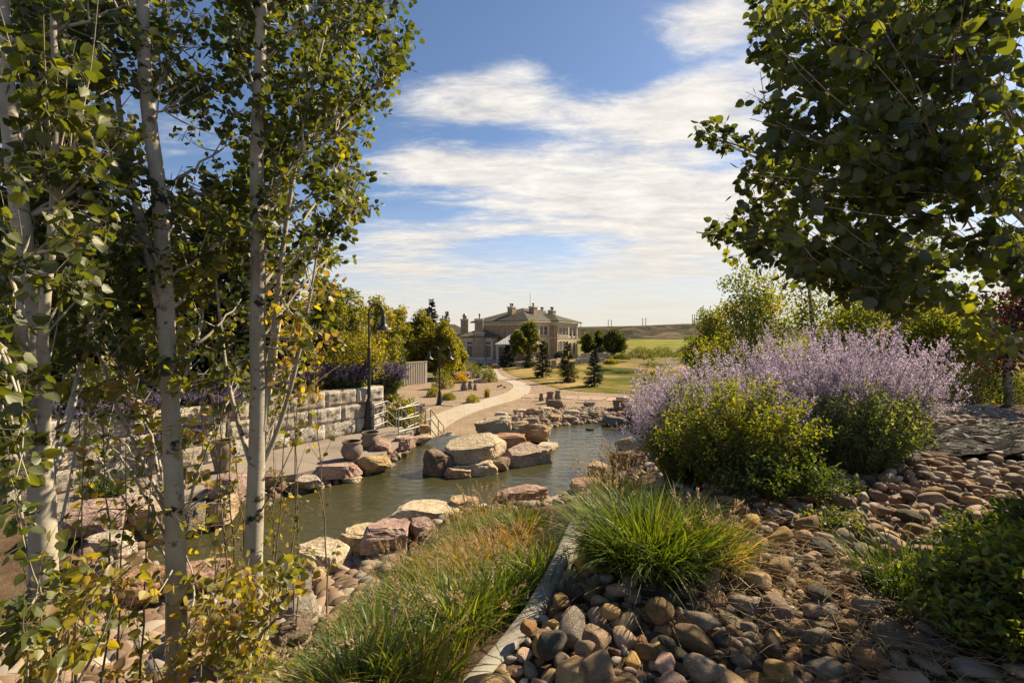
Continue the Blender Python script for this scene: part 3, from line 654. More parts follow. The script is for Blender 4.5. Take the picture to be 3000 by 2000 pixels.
for (px, pb, w, h, k) in far:
    ds = np.arange(18.2, 45, .05); rz_ = H - (pb - HY) / F * ds; tzv = terrain((px - 1500) / F * ds, ds); hit = np.nonzero(rz_ <= tzv + .02)[0]; dd = float(ds[hit[0]]) if len(hit) else 21.
    boulder(px, pb, w, h * 1.15, H - (pb - HY) / F * dd, k, FL[k], group=FL[k].split(' set')[0] + 's on the far shore', dist=dd, sub=3)
boulder(1796, 1254, 72, 34, wz - .05, 'grey', 'big grey boulder standing in the water by the reeds', .8, angular=.66)
boulder(1864, 1243, 64, 36, wz, 'slate', 'dark boulder at the far right corner of the pond', .9)
boulder(1875, 1270, 60, 14, wz - .02, 'slate', 'low dark slab in the water under the sage', .6, flat=True)
boulder(1727, 1262, 26, 7, wz - .02, 'slate', 'small dark stone barely above the water near the reeds', .3, flat=True, name='stone', cat='stone', sub=3)
for (px, py, w, h, k, lb) in [(1432, 1075, 22, 12, 'brown', 'squat brown boulder, smallest of three by the forecourt'), (1447, 1078, 30, 16, 'brown', 'blocky brown boulder between two others by the forecourt'), (1472, 1072, 40, 14, 'tan', 'long tan boulder lying by the blue spruce at the forecourt'), (1398, 1112, 24, 12, 'pink', 'pinkish boulder between shrubs beside the path')]:
    boulder(px, py, w, h, tz(*G(px, py, .4)[:2]), k, lb, dist=G(px, py, .4)[1], sub=3)

# --- river cobbles of the dry bed
KERB = chaikin([(-.62, 1.55), (-.19, 2.30), (.10, 2.85), (.30, 3.4), (.48, 4.0), (.62, 4.5)], 2, False)
ck = link('kerb', None); tag(ck, 'narrow weathered concrete kerb edging the cobble bed', 'kerb')
kr = resample(KERB, 49); kt = unit(np.gradient(kr, axis=0)); kn = np.stack([-kt[:, 1], kt[:, 0]], 1)
for i in range(6):
    a = Acc(); sl = slice(i * 8, i * 8 + 9); c, nn = kr[sl].copy(), kn[sl]
    c[0] += kt[i * 8] * .004; c[-1] -= kt[i * 8 + 8] * .004
    prof = [(.062, -.5), (.062, .075), (.045, .095), (-.04, .097), (-.06, .075), (-.06, -.5)]
    zb = 3.46
    V = np.array([[(c[j][0] + nn[j][0] * u + mnoise.noise((j * .7 + i * 9, u * 9, 1)) * .004, c[j][1] + nn[j][1] * u, zb + v + mnoise.noise((j + i * 9, u * 20, 5)) * .006) for u, v in prof] for j in range(9)])
    id_ = np.arange(54).reshape(9, 6)
    a.add(V, np.stack([id_[:-1, :-1], id_[1:, :-1], id_[1:, 1:], id_[:-1, 1:]], -1).reshape(-1, 4)); a.add(V[0], [(0, 1, 2, 3, 4, 5)]); a.add(V[-1], [(5, 4, 3, 2, 1, 0)])
    build('kerb_stone', a, M['kerb'], ck, True)
BED = np.concatenate([KERB + np.array([.09, 0]), [(1.2, 6), (1.9, 7.2), (2.6, 8.6), (3.6, 11.6), (10.5, 12.2), (11.5, 9), (7.5, 5.2), (4.2, 2.2), (3, 1.3), (-.2, 1.3)]])
cand = np.column_stack([R.uniform(-.6, 11.5, 95000), R.uniform(1.3, 12.3, 95000)])
cand = cand[inpoly(cand, BED)]
LINER = np.array([(4.7, 6.35), (6.2, 6.2), (9.6, 6.5), (10.2, 8.5), (8, 8.6), (6, 8.5), (5.0, 7.6)])
cand = cand[~(inpoly(cand, LINER) & (R.random(len(cand)) > .05))]
placed = []; grid = {}
def try_put(x, y, r, k=.80):
    gx_, gy_ = int(x / .25), int(y / .25)
    for i in range(gx_ - 2, gx_ + 3):
        for j in range(gy_ - 2, gy_ + 3):
            for (a, b, q) in grid.get((i, j), ()):
                if (a - x) ** 2 + (b - y) ** 2 < (k * (q + r)) ** 2: return False
    grid.setdefault((gx_, gy_), []).append((x, y, r)); return True
for i, (x, y) in enumerate(cand):
    f = i / len(cand)
    r = R.uniform(.07, .105) if f < .02 else R.uniform(.036, .062) if f < .3 else R.uniform(.02, .036)
    if try_put(x, y, r): placed.append((x, y, r, 0))
grid.clear()
for i, (x, y) in enumerate(cand[::-1][:9000]):
    r = R.uniform(.04, .085)
    if R.random() < .3 and y < 9 and try_put(x, y, r, 1.1): placed.append((x, y, r, 1))
placed = np.array(placed)
kinds = ['tan', 'brown', 'pink', 'grey', 'slate', 'cream']
kp = np.array([.36, .22, .14, .15, .07, .06])
SH = [cobble_shape(i) for i in range(16)]; SHs = [cobble_shape(i, 2) for i in range(16)]
CM = {(k, i): mesh_of(Acc().add(*SH[i]), 'cobble', M['cob_' + k]) for k in kinds for i in range(16)}
pz = terrain(placed[:, 0], placed[:, 1])
scr = np.column_stack([1500 + F * placed[:, 0] / placed[:, 1], HY + F * (H - pz) / placed[:, 1]])
vis = (scr[:, 0] > -50) & (scr[:, 0] < 3050) & (scr[:, 1] < 2080)
hid = ((scr[:, 0] > 2600) & (scr[:, 1] > 1740)) | ((scr[:, 0] > 1720) & (scr[:, 0] < 2080) & (scr[:, 1] < 1700)) | ((np.abs(scr[:, 0] - 2200) < 350) & (scr[:, 1] < 1420))
size_px = placed[:, 2] / placed[:, 1] * (vis & ~hid)
rank = np.argsort(-size_px)
indiv = set(rank[:290].tolist())
LAB = {'tan': 'smooth tan cobble', 'brown': 'brown cobble', 'pink': 'pinkish granite cobble', 'grey': 'speckled grey cobble', 'slate': 'dark slate blue cobble', 'cream': 'pale cream cobble'}
MARK = [(.1, 2.3, 'lying against the concrete kerb'), (.9, 2.75, 'in front of the big green grass clump'), (1.5, 2.2, 'between the grass clump and the low leafy shrub'), (1.75, 3.2, 'beside the rusty dry grass'), (2.3, 3.6, 'among the dark long bladed grass'), (2.5, 4.4, 'below the rose foliage and sage'), (3.6, 4.5, 'in the open bed between sage and leafy shrub'), (5.5, 5.6, 'in front of the black fabric')]
rest = Acc()
for i, (x, y, r, lay) in enumerate(placed):
    el_ = R.uniform(1.0, 1.45); sc = np.array([r * el_, r / math.sqrt(el_) * R.uniform(.85, 1.05), r * R.uniform(.5, .78)])
    rot = (R.normal() * .22, R.normal() * .22, R.uniform(0, 6.28)); z = pz[i] + sc[2] * .5 + lay * .075
    if i in indiv:
        k = kinds[R.choice(6, p=kp)] if y > 3.4 else kinds[R.choice(6, p=[.27, .27, .16, .18, .08, .04])]
        o = link('cobble', CM[(k, int(R.integers(16)))], None, (x, y, z), rot); o.scale = sc
        szw = 'large' if r > .068 else 'medium' if r > .05 else 'small'
        pl = MARK[int(np.argmin([(x - m[0]) ** 2 + (y - m[1]) ** 2 for m in MARK]))][2]
        tag(o, f'{szw} {LAB[k]} {pl}', 'stone', f'{szw} {k} cobbles {pl}')
    elif vis[i] and not (hid[i] and r < .05):
        V, Fc = (SH if False else SHs)[int(R.integers(10))]
        m = np.array(Matrix.Rotation(rot[2], 3, 'Z') @ Matrix.Rotation(rot[0], 3, 'X')); rest.add((V * sc) @ m.T + (x, y, z), Fc, R.random())
tag(build('river_pebbles', rest, M['pebble']), 'smaller mixed river stones filling the dry bed', 'stones', kind='stuff')

# pebbles on the far shore, along the near shore and in the stream corner
def pebbles(name, label, n, region, rr):
    a = Acc(); k = 0
    while k < n:
        P = region(400)
        zz = terrain(P[:, 0], P[:, 1])
        for (x, y), z in zip(P, zz):
            r = R.uniform(*rr); V, Fc = SHs[int(R.integers(10))] if r > .08 else cob1[int(R.integers(4))]
            th = R.uniform(0, 6.28); c, s_ = math.cos(th), math.sin(th); q = (V * np.array([r * 1.25, r, r * .7])) @ np.array(Matrix.Rotation(R.normal() * .4, 3, 'X') @ Matrix.Rotation(R.normal() * .4, 3, 'Y')).T
            a.add(np.column_stack([q[:, 0] * c - q[:, 1] * s_ + x, q[:, 0] * s_ + q[:, 1] * c + y, q[:, 2] + z + r * .35]), Fc, R.random()); k += 1
    return tag(build(name, a, M['pebble']), label, 'stones', kind='stuff')
cob1 = [cobble_shape(i, 1) for i in range(4)]
def reg_far(n):
    P = np.column_stack([R.uniform(-.9, 8, n * 8), R.uniform(18, 25, n * 8)]); d = polydist(P, POND)
    return P[(~inpoly(P, POND)) & (d < 2.6 + .3 * R.normal(size=len(P))) & (P[:, 1] > 18.2 + .2 * P[:, 0])]
def reg_near(n):
    P = np.column_stack([R.uniform(-4.5, 4.5, n * 8), R.uniform(6, 15, n * 8)]); d = polydist(P, POND); s = np.where(inpoly(P, POND), -d, d)
    return P[(s > -.12) & (s < .9 + .35 * R.normal(size=len(P))) & (P[:, 1] < 10.6 + 1.3 * np.maximum(0, P[:, 0])) & (P[:, 0] > -3.6)]
def reg_left(n):
    P = np.column_stack([R.uniform(-9, -3.2, n * 8), R.uniform(4, 18, n * 8)]); d = polydist(P, POND); s = np.where(inpoly(P, POND), -d, d)
    return P[(s > -.12) & (s < .75) & ~inpoly(P, PLAT)]
pebbles('far_shore_pebbles', 'bank of brown pebbles on the far shore', 2300, reg_far, (.05, .13))
pebbles('near_shore_pebbles', 'rounded pebbles along the near shore', 700, reg_near, (.05, .14))
pebbles('terrace_edge_pebbles', 'pebbles packed between terrace edge boulders', 500, reg_left, (.05, .13))

def reg_stream(n):
    P = np.column_stack([R.uniform(-5.5, -1.0, n * 8), R.uniform(2.6, 7.4, n * 8)]); d = polydist(P, POND); s = np.where(inpoly(P, POND), -d, d)
    return P[(s > .1) & (P[:, 0] < -1.2 - .12 * (P[:, 1] - 3))]
pebbles('stream_stones', 'dark and tan stones strewn between the aspen trunks', 420, reg_stream, (.05, .17))
# black weed fabric laid bare among the stones
lg = np.stack(np.meshgrid(np.linspace(4.3, 10.6, 70), np.linspace(6.0, 8.9, 40)), -1).reshape(-1, 2)
lin = drape('weed_fabric', LINER, .1, M['fabric'], .09, None, zfun=lambda x, y: terrain(x, y) + np.array([.16 * mnoise.fractal((a * .9 - b * .7, b * 1.1, 4.), 1, 2, 4) + .10 * abs(mnoise.noise((a * 4 + b * 3.0, b * .8, 9.))) for a, b in zip(x, y)]))
del lin['kind']; tag(lin, 'crumpled black weed fabric bared among the stones', 'fabric')
lin.modifiers.new('thickness', 'SOLIDIFY').thickness = .004
# ------------------------------------------------------------------ lamps, rails, pots
def arc_pts(c, r, a0, a1, n, ux):
    an = np.linspace(a0, a1, n); return [np.array(c) + r * (math.cos(a) * np.array([ux, 0, 0]) + math.sin(a) * np.array([0, 0, 1])) for a in an]
def lamp_head(par, x, z, s, m):
    a = Acc(); lathe(a, [(.0, .30), (.075, .30), (.082, .27), (.082, .10), (.10, .06), (.105, .0), (.13, -.05), (.17, -.10), (.30, -.185), (.305, -.20), (.28, -.195), (.15, -.10), (.0, -.06)], 24)
    V = np.concatenate(a.V) * s; b = Acc().add(V, np.concatenate(a.Fs)); sh = build('lamp_shade', b, m, par, True, (x, 0, z))
    c = Acc(); lathe(c, [(0, -.19 * s), (.06 * s, -.17 * s), (.075 * s, -.12 * s), (.05 * s, -.07 * s)], 12); build('bulb', c, M['trim'], sh)
    return sh
def lamp_post(name, label, loc, h, twin, base_r, rz=0):
    t = thing(name, label, 'street lamp', loc, rz, None); m = M['black']
    a = Acc(); k = base_r / .26
    lathe(a, [(0, 0), (.26 * k, 0), (.26 * k, .09), (.23 * k, .12), (.205 * k, .16), (.20 * k, .24), (.17 * k, .42), (.13 * k, .70), (.105 * k, .95), (.10 * k, 1.04), (.085 * k, 1.08), (.07 * k, 1.12)], 24); build('base', a, m, t)
    pr = .055 if not twin else .06
    a = Acc(); tubes(a, [(0, 0, 1.1), (0, 0, 2.0), (0, 0, h * .66)], [pr * 1.1, pr, pr], 14); build('pole', a, m, t)
    a = Acc(); lathe(a, [(pr, 0), (pr * 1.25, .01), (pr * 1.25, .05), (pr, .06)], 16, (0, 0, h * .66 - .05)); build('collar', a, m, t)
    for sgn in ((1,) if not twin else (1, -1)):
        r = .25 if not twin else .36; off = .06 * sgn if twin else 0
        pts = [np.array([off, 0, h * .66]), np.array([off, 0, h - r * 1.05])] + [p + np.array([off + sgn * r, 0, h - r]) for p in arc_pts((0, 0, 0), r, math.pi, 0, 13, sgn)] + [np.array([off + sgn * 2 * r, 0, h - r - .18])]
        a = Acc(); tubes(a, pts, [.032 if not twin else .035] * len(pts), 10); build('arm', a, m, t)
        lamp_head(t, off + sgn * 2 * r, h - r - .42, 1.0 if not twin else 1.05, m)
    return t
lamp_post('lamp_post', 'tall black lamp post with one hooked arm standing on the terrace', (*G(1081, 1262, PLAT_Z)[:2], PLAT_Z), 4.40, False, .27)
lamp_post('lamp_post', 'black twin armed lamp post standing in the gravel by the path', (*G(1288, 1187, 0)[:2], .02), 4.45, True, .30)

jar_prof = [(0, 0), (.36, 0), (.44, .06), (.50, .22), (.48, .42), (.38, .62), (.33, .76), (.35, .88), (.42, .97), (.44, 1.0), (.40, 1.0), (.33, .93), (.29, .78), (.30, .55), (0, .5)]
bowl_prof = [(0, 0), (.26, 0), (.33, .05), (.46, .26), (.50, .46), (.47, .66), (.41, .78), (.40, .84), (.45, .92), (.46, .97), (.44, 1.0), (.40, .99), (.37, .90), (.40, .70), (.40, .5), (0, .4)]
urn_prof = [(0, 0), (.28, 0), (.30, .06), (.34, .25), (.42, .52), (.48, .72), (.47, .84), (.41, .91), (.43, .96), (.48, .99), (.46, 1.0), (.40, .97), (.38, .88), (.40, .7), (0, .6)]
def pot(name, label, px, pyb, wpx, hm, z, prof, group=None):
    d = (H - z) * F / (pyb - HY); w = wpx / F * d
    t = thing(name, label, 'pot', ((px - 1500) / F * (d + w / 2), d + w / 2, z), R.uniform(0, 6), group)
    a = Acc(); p = np.array(prof) * np.array([w, hm]); k = int(np.argmax(p[:, 1])); lathe(a, p[:k + 2], 40); build('body', a, M['pot'], t)
    a = Acc(); lathe(a, p[k + 1:], 40); build('inner_wall', a, M['dark_bark'], t); return t
pot('clay_pot', 'round grey bowl pot on the terrace beside the wedge boulder', 1031, 1352, 63, .49, PLAT_Z, bowl_prof)
pot('clay_pot', 'round grey bowl pot on the terrace next to the lamp base', 1086, 1318, 60, .47, PLAT_Z, bowl_prof)
pot('clay_urn', 'tall tapering clay urn against the block wall', 653, 1391, 73, .78, PLAT_Z, urn_prof)
for px, py, w, h, lb in [(1360, 1145, 22, .90, 'largest clay jar of the three beside the shrubs'), (1377, 1141, 16, .78, 'middle clay jar of the three beside the shrubs'), (1392, 1143.5, 12, .58, 'smallest clay jar of the three beside the shrubs'),
                         (1586, 1175, 15, .57, 'smallest clay jar of the three on gravel near the pond'), (1612, 1183, 28, .86, 'largest clay jar of the three on gravel near the pond'), (1634, 1173, 21, .74, 'rear clay jar of the three on gravel near the pond')]:
    pot('clay_jar', lb, px, py, w, h, .03, jar_prof)
# in-ground light rings and cover plates
a = Acc(); lathe(a, [(.22, 0), (.22, .10), (.27, .11), (.30, .10), (.30, 0)], 24); o = build('ground_light', a, M['kerb'], None, True, (*G(1312, 1272, .1)[:2], tz(*G(1312, 1272, .1)[:2]) + .05)); tag(o, 'round concrete light ring set in gravel by the spill edge', 'ground light')
for px, py, lb in [(1314, 1189, 'small flat concrete cover beside the twin lamp'), (1702, 1180, 'small flat concrete cover behind the far shore rocks')]:
    q = G(px, py, 0); a = Acc(); box(a, -.38, .38, -.25, .25, 0, .05); o = build('cover_plate', a, M['kerb'], None, False, (q[0], q[1], .04)); tag(o, lb, 'cover plate')

# stairs and handrails
sd2 = np.array([.30, .954]); sp = np.array([.954, -.30])
A0 = np.array([-4.78, 16.75]); C0 = np.array([-3.62, 16.45])
def prof_z(s):      # walking surface along the stair
    return np.interp(s, [0, .85, 1.45, 1.95, 3.6], [PLAT_Z, PLAT_Z, PLAT_Z - .40, PLAT_Z - .42, .15])
st = thing('garden_stairs', 'concrete garden steps leading down from the terrace to the path', 'stairs', (0, 0, 0))
zc, s0 = PLAT_Z, .9
steps = [(.9, 1.18, 1.76), (1.18, 1.46, 1.62), (1.46, 1.95, 1.48)] + [(1.95 + .28 * i, 2.23 + .28 * i, 1.34 - .15 * i) for i in range(9)]
for (s_a, s_b, z) in steps:
    a = Acc(); q = [A0 + sd2 * s_a - sp * .05, A0 + sd2 * s_a + sp * 1.28, A0 + sd2 * s_b + sp * 1.28, A0 + sd2 * s_b - sp * .05]; prism(a, q, z - .5, z); build('step', a, M['slab'], st, False)
def rail(label, o, svals, tops, heights):
    """zig-zag handrail: top, middle and low tube, posts at each bend"""
    t = thing('handrail', label, 'handrail', (o[0], o[1], PLAT_Z))
    P = np.array([[sd2[0] * s, sd2[1] * s, z - PLAT_Z] for s, z in zip(svals, tops)])
    for nm, dz in (('top_rail', 0), ('middle_rail', -.36), ('low_rail', -.74)):
        a = Acc(); q = P + (0, 0, dz); q = np.concatenate([[q[i], (q[i] + q[i + 1]) / 2] for i in range(len(q) - 1)] + [q[-1:]]); tubes(a, q, [.021] * len(q), 8); build(nm, a, M['steel'], t)
    for i, p in enumerate(P):
        a = Acc(); tubes(a, [p, p - (0, 0, heights[i] * .5), p - (0, 0, heights[i])], [.02] * 3, 8); build('post', a, M['steel'], t)
    return t
sv = [0, .85, 1.45, 1.85, 2.5, 3.0]; tp = [2.82, 2.86, 2.46, 2.47, 1.95, 1.6]; hh = [.95, .96, .95, .98, 1.0, 1.0]
rail('galvanised zigzag handrail on the wall side of the garden steps', A0, sv, tp, hh)
rail('galvanised zigzag handrail on the pond side of the garden steps', C0, sv, tp, hh)
t = thing('guard_rail', 'short straight galvanised guard rail at the terrace corner', 'handrail', (-3.72, 15.85, PLAT_Z))
g0, g1 = np.array([0, 0, .94]), np.array([.50, .92, .94])
for nm, dz in (('top_rail', 0), ('middle_rail', -.38), ('low_rail', -.76)):
    a = Acc(); tubes(a, [g0 + (0, 0, dz), (g0 + g1) / 2 + (0, 0, dz), g1 + (0, 0, dz)], [.021] * 3, 8); build(nm, a, M['steel'], t)
for f in (0, .78, 1):
    p = g0 + (g1 - g0) * f; a = Acc(); tubes(a, [p, p * (1, 1, .5), p * (1, 1, 0)], [.02] * 3, 8); build('post', a, M['steel'], t)

# board fence behind the shrubs
def fence(label, p, q, h, zb):
    p, q = np.array(p, float), np.array(q, float); L_ = np.linalg.norm(q - p); ang = math.atan2(q[1] - p[1], q[0] - p[0])
    t = thing('board_fence', label, 'fence', (p[0], p[1], zb), ang); x = 0
    a = Acc(); box(a, .02, .30, 0, .03, 0, h); m1 = mesh_of(a, 'board', M['fence'], False)
    a = Acc(); box(a, -.04, .04, -.05, .06, 0, h + .02); m2 = mesh_of(a, 'batten', M['fence'], False)
    while x < L_: link('board', m1, t, (x, 0, 0)); link('batten', m2, t, (x, 0, 0)); x += .32
    a = Acc(); box(a, -.06, L_ + .1, -.08, .1, h + .022, h + .10); build('cap_rail', a, M['fence'], t, False)
    return t
fence('pale board and batten fence in sunlight behind the yellow shrub', (-11.9, 50), (-9.4, 53.2), 2.35, .03)
fence('shaded board and batten fence wing running behind the lavender', (-16.5, 49.2), (-12.0, 49.9), 2.35, .03)

# ------------------------------------------------------------------ house
def hip(acc, x0, x1, y0, y1, z0, z1, th=.16):
    w, l = x1 - x0, y1 - y0
    if l >= w: r0, r1 = ((x0 + x1) / 2, y0 + w / 2, z1), ((x0 + x1) / 2, y1 - w / 2, z1)
    else: r0, r1 = (x0 + l / 2, (y0 + y1) / 2, z1), (x1 - l / 2, (y0 + y1) / 2, z1)
    c = [(x0, y0), (x1, y0), (x1, y1), (x0, y1)]; V = [(*p, z0 - th) for p in c] + [(*p, z0) for p in c] + [r0, r1]
    acc.add(V, [(i, (i + 1) % 4, 4 + (i + 1) % 4, 4 + i) for i in range(4)]); acc.add(V, [(3, 2, 1, 0)])
    if l >= w: acc.add(V, [(4, 5, 8), (6, 7, 9)]); acc.add(V, [(5, 6, 9, 8), (7, 4, 8, 9)])
    else: acc.add(V, [(7, 4, 8), (5, 6, 9)]); acc.add(V, [(4, 5, 9, 8), (6, 7, 8, 9)])
    return acc
def window(par, loc, rz, w, h, nx, ny, arch=False, rad=0):
    a = Acc(); b = Acc(); f = .07
    box(a, -w / 2 - .12, w / 2 + .12, -.10, .02, -.16, -.02)
    if not arch:
        for (x0, x1, z0, z1) in ((-w / 2, -w / 2 + f, 0, h), (w / 2 - f, w / 2, 0, h), (-w / 2 + f, w / 2 - f, h - f, h), (-w / 2 + f, w / 2 - f, 0, f)): box(a, x0, x1, -.07, .02, z0, z1)
        b.add([(-w / 2 + .02, -.015, .02), (w / 2 - .02, -.015, .02), (w / 2 - .02, -.015, h - .02), (-w / 2 + .02, -.015, h - .02)], [(0, 1, 2, 3)])
    else:
        hs = h - w / 2; an = np.linspace(0, math.pi, 13)
        ring = [(w / 2, 0)] + [(w / 2 * math.cos(t), hs + w / 2 * math.sin(t)) for t in an] + [(-w / 2, 0)]
        rin = [(x * (1 - .16 / w * 1), (z - .0) if i in (0, 14) else hs + (z - hs) * (1 - .16 / w)) for i, (x, z) in enumerate(ring)]
        for i in range(14):
            (x0, z0), (x1, z1), (x2, z2), (x3, z3) = ring[i], ring[i + 1], rin[i + 1], rin[i]
            V = [(x, y, z) for y in (-.09, .02) for x, z in ((x0, z0), (x1, z1), (x2, z2), (x3, z3))]
            a.add(V, [(0, 1, 2, 3), (4, 7, 6, 5), (0, 4, 5, 1), (2, 6, 7, 3)])
        b.add([(x, -.015, z) for x, z in rin], [tuple(range(len(rin)))])
    for i in range(1, nx): x = -w / 2 + w * i / nx; box(a, x - .025, x + .025, -.045, .0, .05, h - (.1 if not arch else .2))
    for i in range(1, ny): z = h * i / ny; box(a, -w / 2 + .05, w / 2 - .05, -.04, .0, z - .022, z + .022)
    o = build('window', a, M['trim'], par, False, loc); o.rotation_euler = (0, 0, rz); build('pane', b, M['glass'], o, False); return o
def part(name, mat, par, fn):
    a = Acc(); fn(a); return build(name, a, M[mat], par, False)
hz0 = .92
house = thing('brick_house', 'large two storey tan brick house with hipped grey shingle roofs and chimneys', 'house', (3.4, 86, hz0), math.atan2(.8, .6))
EV = 6.95
part('wall', 'stucco', house, lambda a: (box(a, 0, 16.8, 0, 13.1, -.3, EV)))
part('brick_facing', 'brick', house, lambda a: box(a, -.06, 0, .35, 13.0, -.3, EV - .02))
part('bay_wall', 'stucco', house, lambda a: box(a, 6.33, 10.75, -1.58, -.001, -.3, EV))
part('bay_brick', 'brick', house, lambda a: box(a, 6.26, 6.328, -1.60, 0, -.3, EV - .01))
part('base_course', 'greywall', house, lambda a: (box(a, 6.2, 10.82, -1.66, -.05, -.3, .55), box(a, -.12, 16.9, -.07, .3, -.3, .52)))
part('string_course', 'trim', house, lambda a: (box(a, -.10, 16.88, -.08, .3, 3.95, 4.12), box(a, 6.2, 10.82, -1.66, -.05, 3.93, 4.10)))
part('frieze', 'trim', house, lambda a: (box(a, -.12, 16.9, -.06, 13.15, EV - .62, EV + .02), box(a, 6.21, 10.83, -1.68, 0, EV - .60, EV + .01)))
rf = part('roof', 'shingle', house, lambda a: hip(a, -.7, 17.5, -.7, 13.8, EV + .18, 9.85))
part('bay_roof', 'shingle', rf, lambda a: hip(a, 5.6, 11.5, -2.3, 6.0, EV + .21, 8.55))
part('front_roof', 'shingle', rf, lambda a: hip(a, -1.5, 6.2, -.4, 6.6, EV + .20, 9.05))
part('eave', 'trim', rf, lambda a: (box(a, -.78, 17.58, -.78, 13.88, EV - .10, EV + .015), box(a, 5.52, 11.58, -2.38, 0, EV - .09, EV + .03), box(a, -1.6, 6.0, -.5, 6.7, EV - .08, EV + .02)))
def chimney(par, x, y, w, d, z0, z1, pots=2):
    o = part('chimney', 'brick', par, lambda a: box(a, x - w / 2, x + w / 2, y - d / 2, y + d / 2, z0, z1))
    part('chimney_cap', 'trim', o, lambda a: box(a, x - w / 2 - .09, x + w / 2 + .09, y - d / 2 - .09, y + d / 2 + .09, z1 - .28, z1 - .02))
    for i in range(pots):
        a = Acc(); lathe(a, [(0, 0), (.13, 0), (.12, .28), (.2, .34), (.2, .52), (.1, .62), (0, .62)], 12, (x + (i - (pots - 1) / 2) * .55, y, z1)); build('flue', a, M['pole'], o)
    return o
def loc_of(px, d):     # house-local plan position of a chimney seen at column px, depth d
    v = np.array([(px - 1500) / F * d - 3.4, d - 86]); return v @ np.array([.6, .8]), v @ np.array([-.8, .6])
for px, d, top, n in [(1499, 92.5, 898, 2), (1562, 90.5, 897, 1), (1617, 96.5, 908, 2), (1588, 102, 908, 2)]:
    lx, ly = loc_of(px, d); chimney(rf, lx, ly, 1.15, 1.15, 7.2, H + (HY - top) / F * d - hz0, n)
a = Acc(); lx, ly = loc_of(1553, 93); tubes(a, [(lx, ly, 8.5), (lx, ly, 10.5), (lx, ly, 12.7)], [.05, .045, .035], 6); build('antenna', a, M['pole'], rf)
# loggia and windows on the sunny side
for s in (1.6, 3.1, 4.6): window(house, (s, -.002, 4.5), 0, 1.25, 1.65, 3, 2)
part('loggia_column', 'trim', house, lambda a: box(a, .72, .95, -.24, -.004, 4.13, EV - .62))
for s in (2.25, 3.75, 5.35): part('loggia_column', 'trim', house, lambda a: box(a, s - .11, s + .11, -.24, -.004, 4.13, EV - .62))
part('flower_box', 'brick', house, lambda a: box(a, .9, 5.4, -.30, -.10, 4.13, 4.36))
for s in (1.2, 3.1, 5.0): window(house, (s, -.002, .55), 0, 1.15, 2.7, 2, 4, True)
for s in (7.35, 8.55, 9.75):
    window(house, (s, -1.582, 4.45), 0, .95, 1.45, 2, 2); window(house, (s, -1.582, .6), 0, .98, 2.9, 2, 5, True)
for s in (12.3, 13.7, 15.2): window(house, (s, -.002, 4.3), 0, 1.0, 1.75, 1, 1); window(house, (s, -.002, .55), 0, 1.1, 2.6, 2, 4, True)
for s in (11.6, 13.0, 14.45, 16.2): part('loggia_column', 'trim', house, lambda a: box(a, s - .1, s + .1, -.22, -.004, 4.13, EV - .62))
window(house, (-.062, 2.6, 4.35), -math.pi / 2, 1.3, 1.55, 2, 1)
part('trim_panel', 'trim', house, lambda a: box(a, -.10, -.062, .2, 1.6, 4.0, EV - .62))
a = Acc(); tubes(a, [(-.12, 5.4, EV), (-.12, 5.4, 5), (-.12, 5.4, 3)], [.05] * 3, 6); tubes(a, [(6.2, -1.1, EV), (6.2, -1.1, 3), (6.2, -1.1, 0)], [.05] * 3, 6); build('downpipe', a, M['trim'], house)
# garden wing with the tall end chimney
wing = thing('garden_wing', 'single storey wing with tall central brick chimney between french windows', 'house wing', (-6.05, 88.6, hz0))
WE = 4.05
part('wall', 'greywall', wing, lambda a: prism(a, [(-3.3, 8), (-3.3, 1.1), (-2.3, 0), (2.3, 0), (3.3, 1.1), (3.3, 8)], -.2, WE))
part('frieze', 'trim', wing, lambda a: prism(a, [(-3.36, 8), (-3.36, 1.08), (-2.33, -.06), (2.33, -.06), (3.36, 1.08), (3.36, 8)], WE - .62, WE + .02))
wr = part('roof', 'shingle', wing, lambda a: hip(a, -3.95, 3.95, -.65, 9, WE + .2, 5.75))
for sx in (-3.05, -2.35, 2.35, 3.05): part('pilaster', 'trim', wing, lambda a: box(a, sx - .17, sx + .17, -.14 + .0 + (1.0 if abs(sx) > 2.6 else 0), .2 + (.8 if abs(sx) > 2.6 else 0), -.2, WE - .62))
part('base_course', 'trim', wing, lambda a: box(a, -2.36, 2.36, -.08, .2, -.2, .42))
cw = part('chimney', 'brick', wing, lambda a: (box(a, -1.02, 1.02, -.55, .0, -.2, 4.9), box(a, -.75, .75, -.50, .3, 4.9, 7.5)))
part('chimney_cap', 'trim', cw, lambda a: (box(a, -.82, .82, -.57, .37, 7.2, 7.52), box(a, -1.09, 1.09, -.62, .0, 4.82, 5.0), box(a, -1.07, 1.07, -.60, -.02, -.2, .4)))
a = Acc(); lathe(a, [(0, 0), (.11, 0), (.11, .6), (.17, .62), (.17, .85), (0, .95)], 12, (.1, -.1, 7.5)); build('flue', a, M['pole'], cw)
for sx in (-1.72, 1.72): window(wing, (sx, -.003, .45), 0, 1.0, 2.15, 4, 5); window(wing, (sx, -.003, 2.75), 0, 1.0, .55, 4, 1)
link_w = thing('link_wing', 'low connecting wing with long grey shingle slope behind the canopy', 'house wing', (-.3, 91.2, hz0))
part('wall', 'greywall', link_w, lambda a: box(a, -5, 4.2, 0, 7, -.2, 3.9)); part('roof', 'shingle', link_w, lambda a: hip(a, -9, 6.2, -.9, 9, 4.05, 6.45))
gar = thing('garage_wing', 'low rear wing with two chimneys behind the yellow trees', 'house wing', (-13.2, 101, hz0))
part('wall', 'greywall', gar, lambda a: box(a, -5, 5.2, 0, 9, -.2, 4.1)); gr = part('roof', 'shingle', gar, lambda a: hip(a, -5.7, 5.9, -.7, 9.7, 4.25, 6.9))
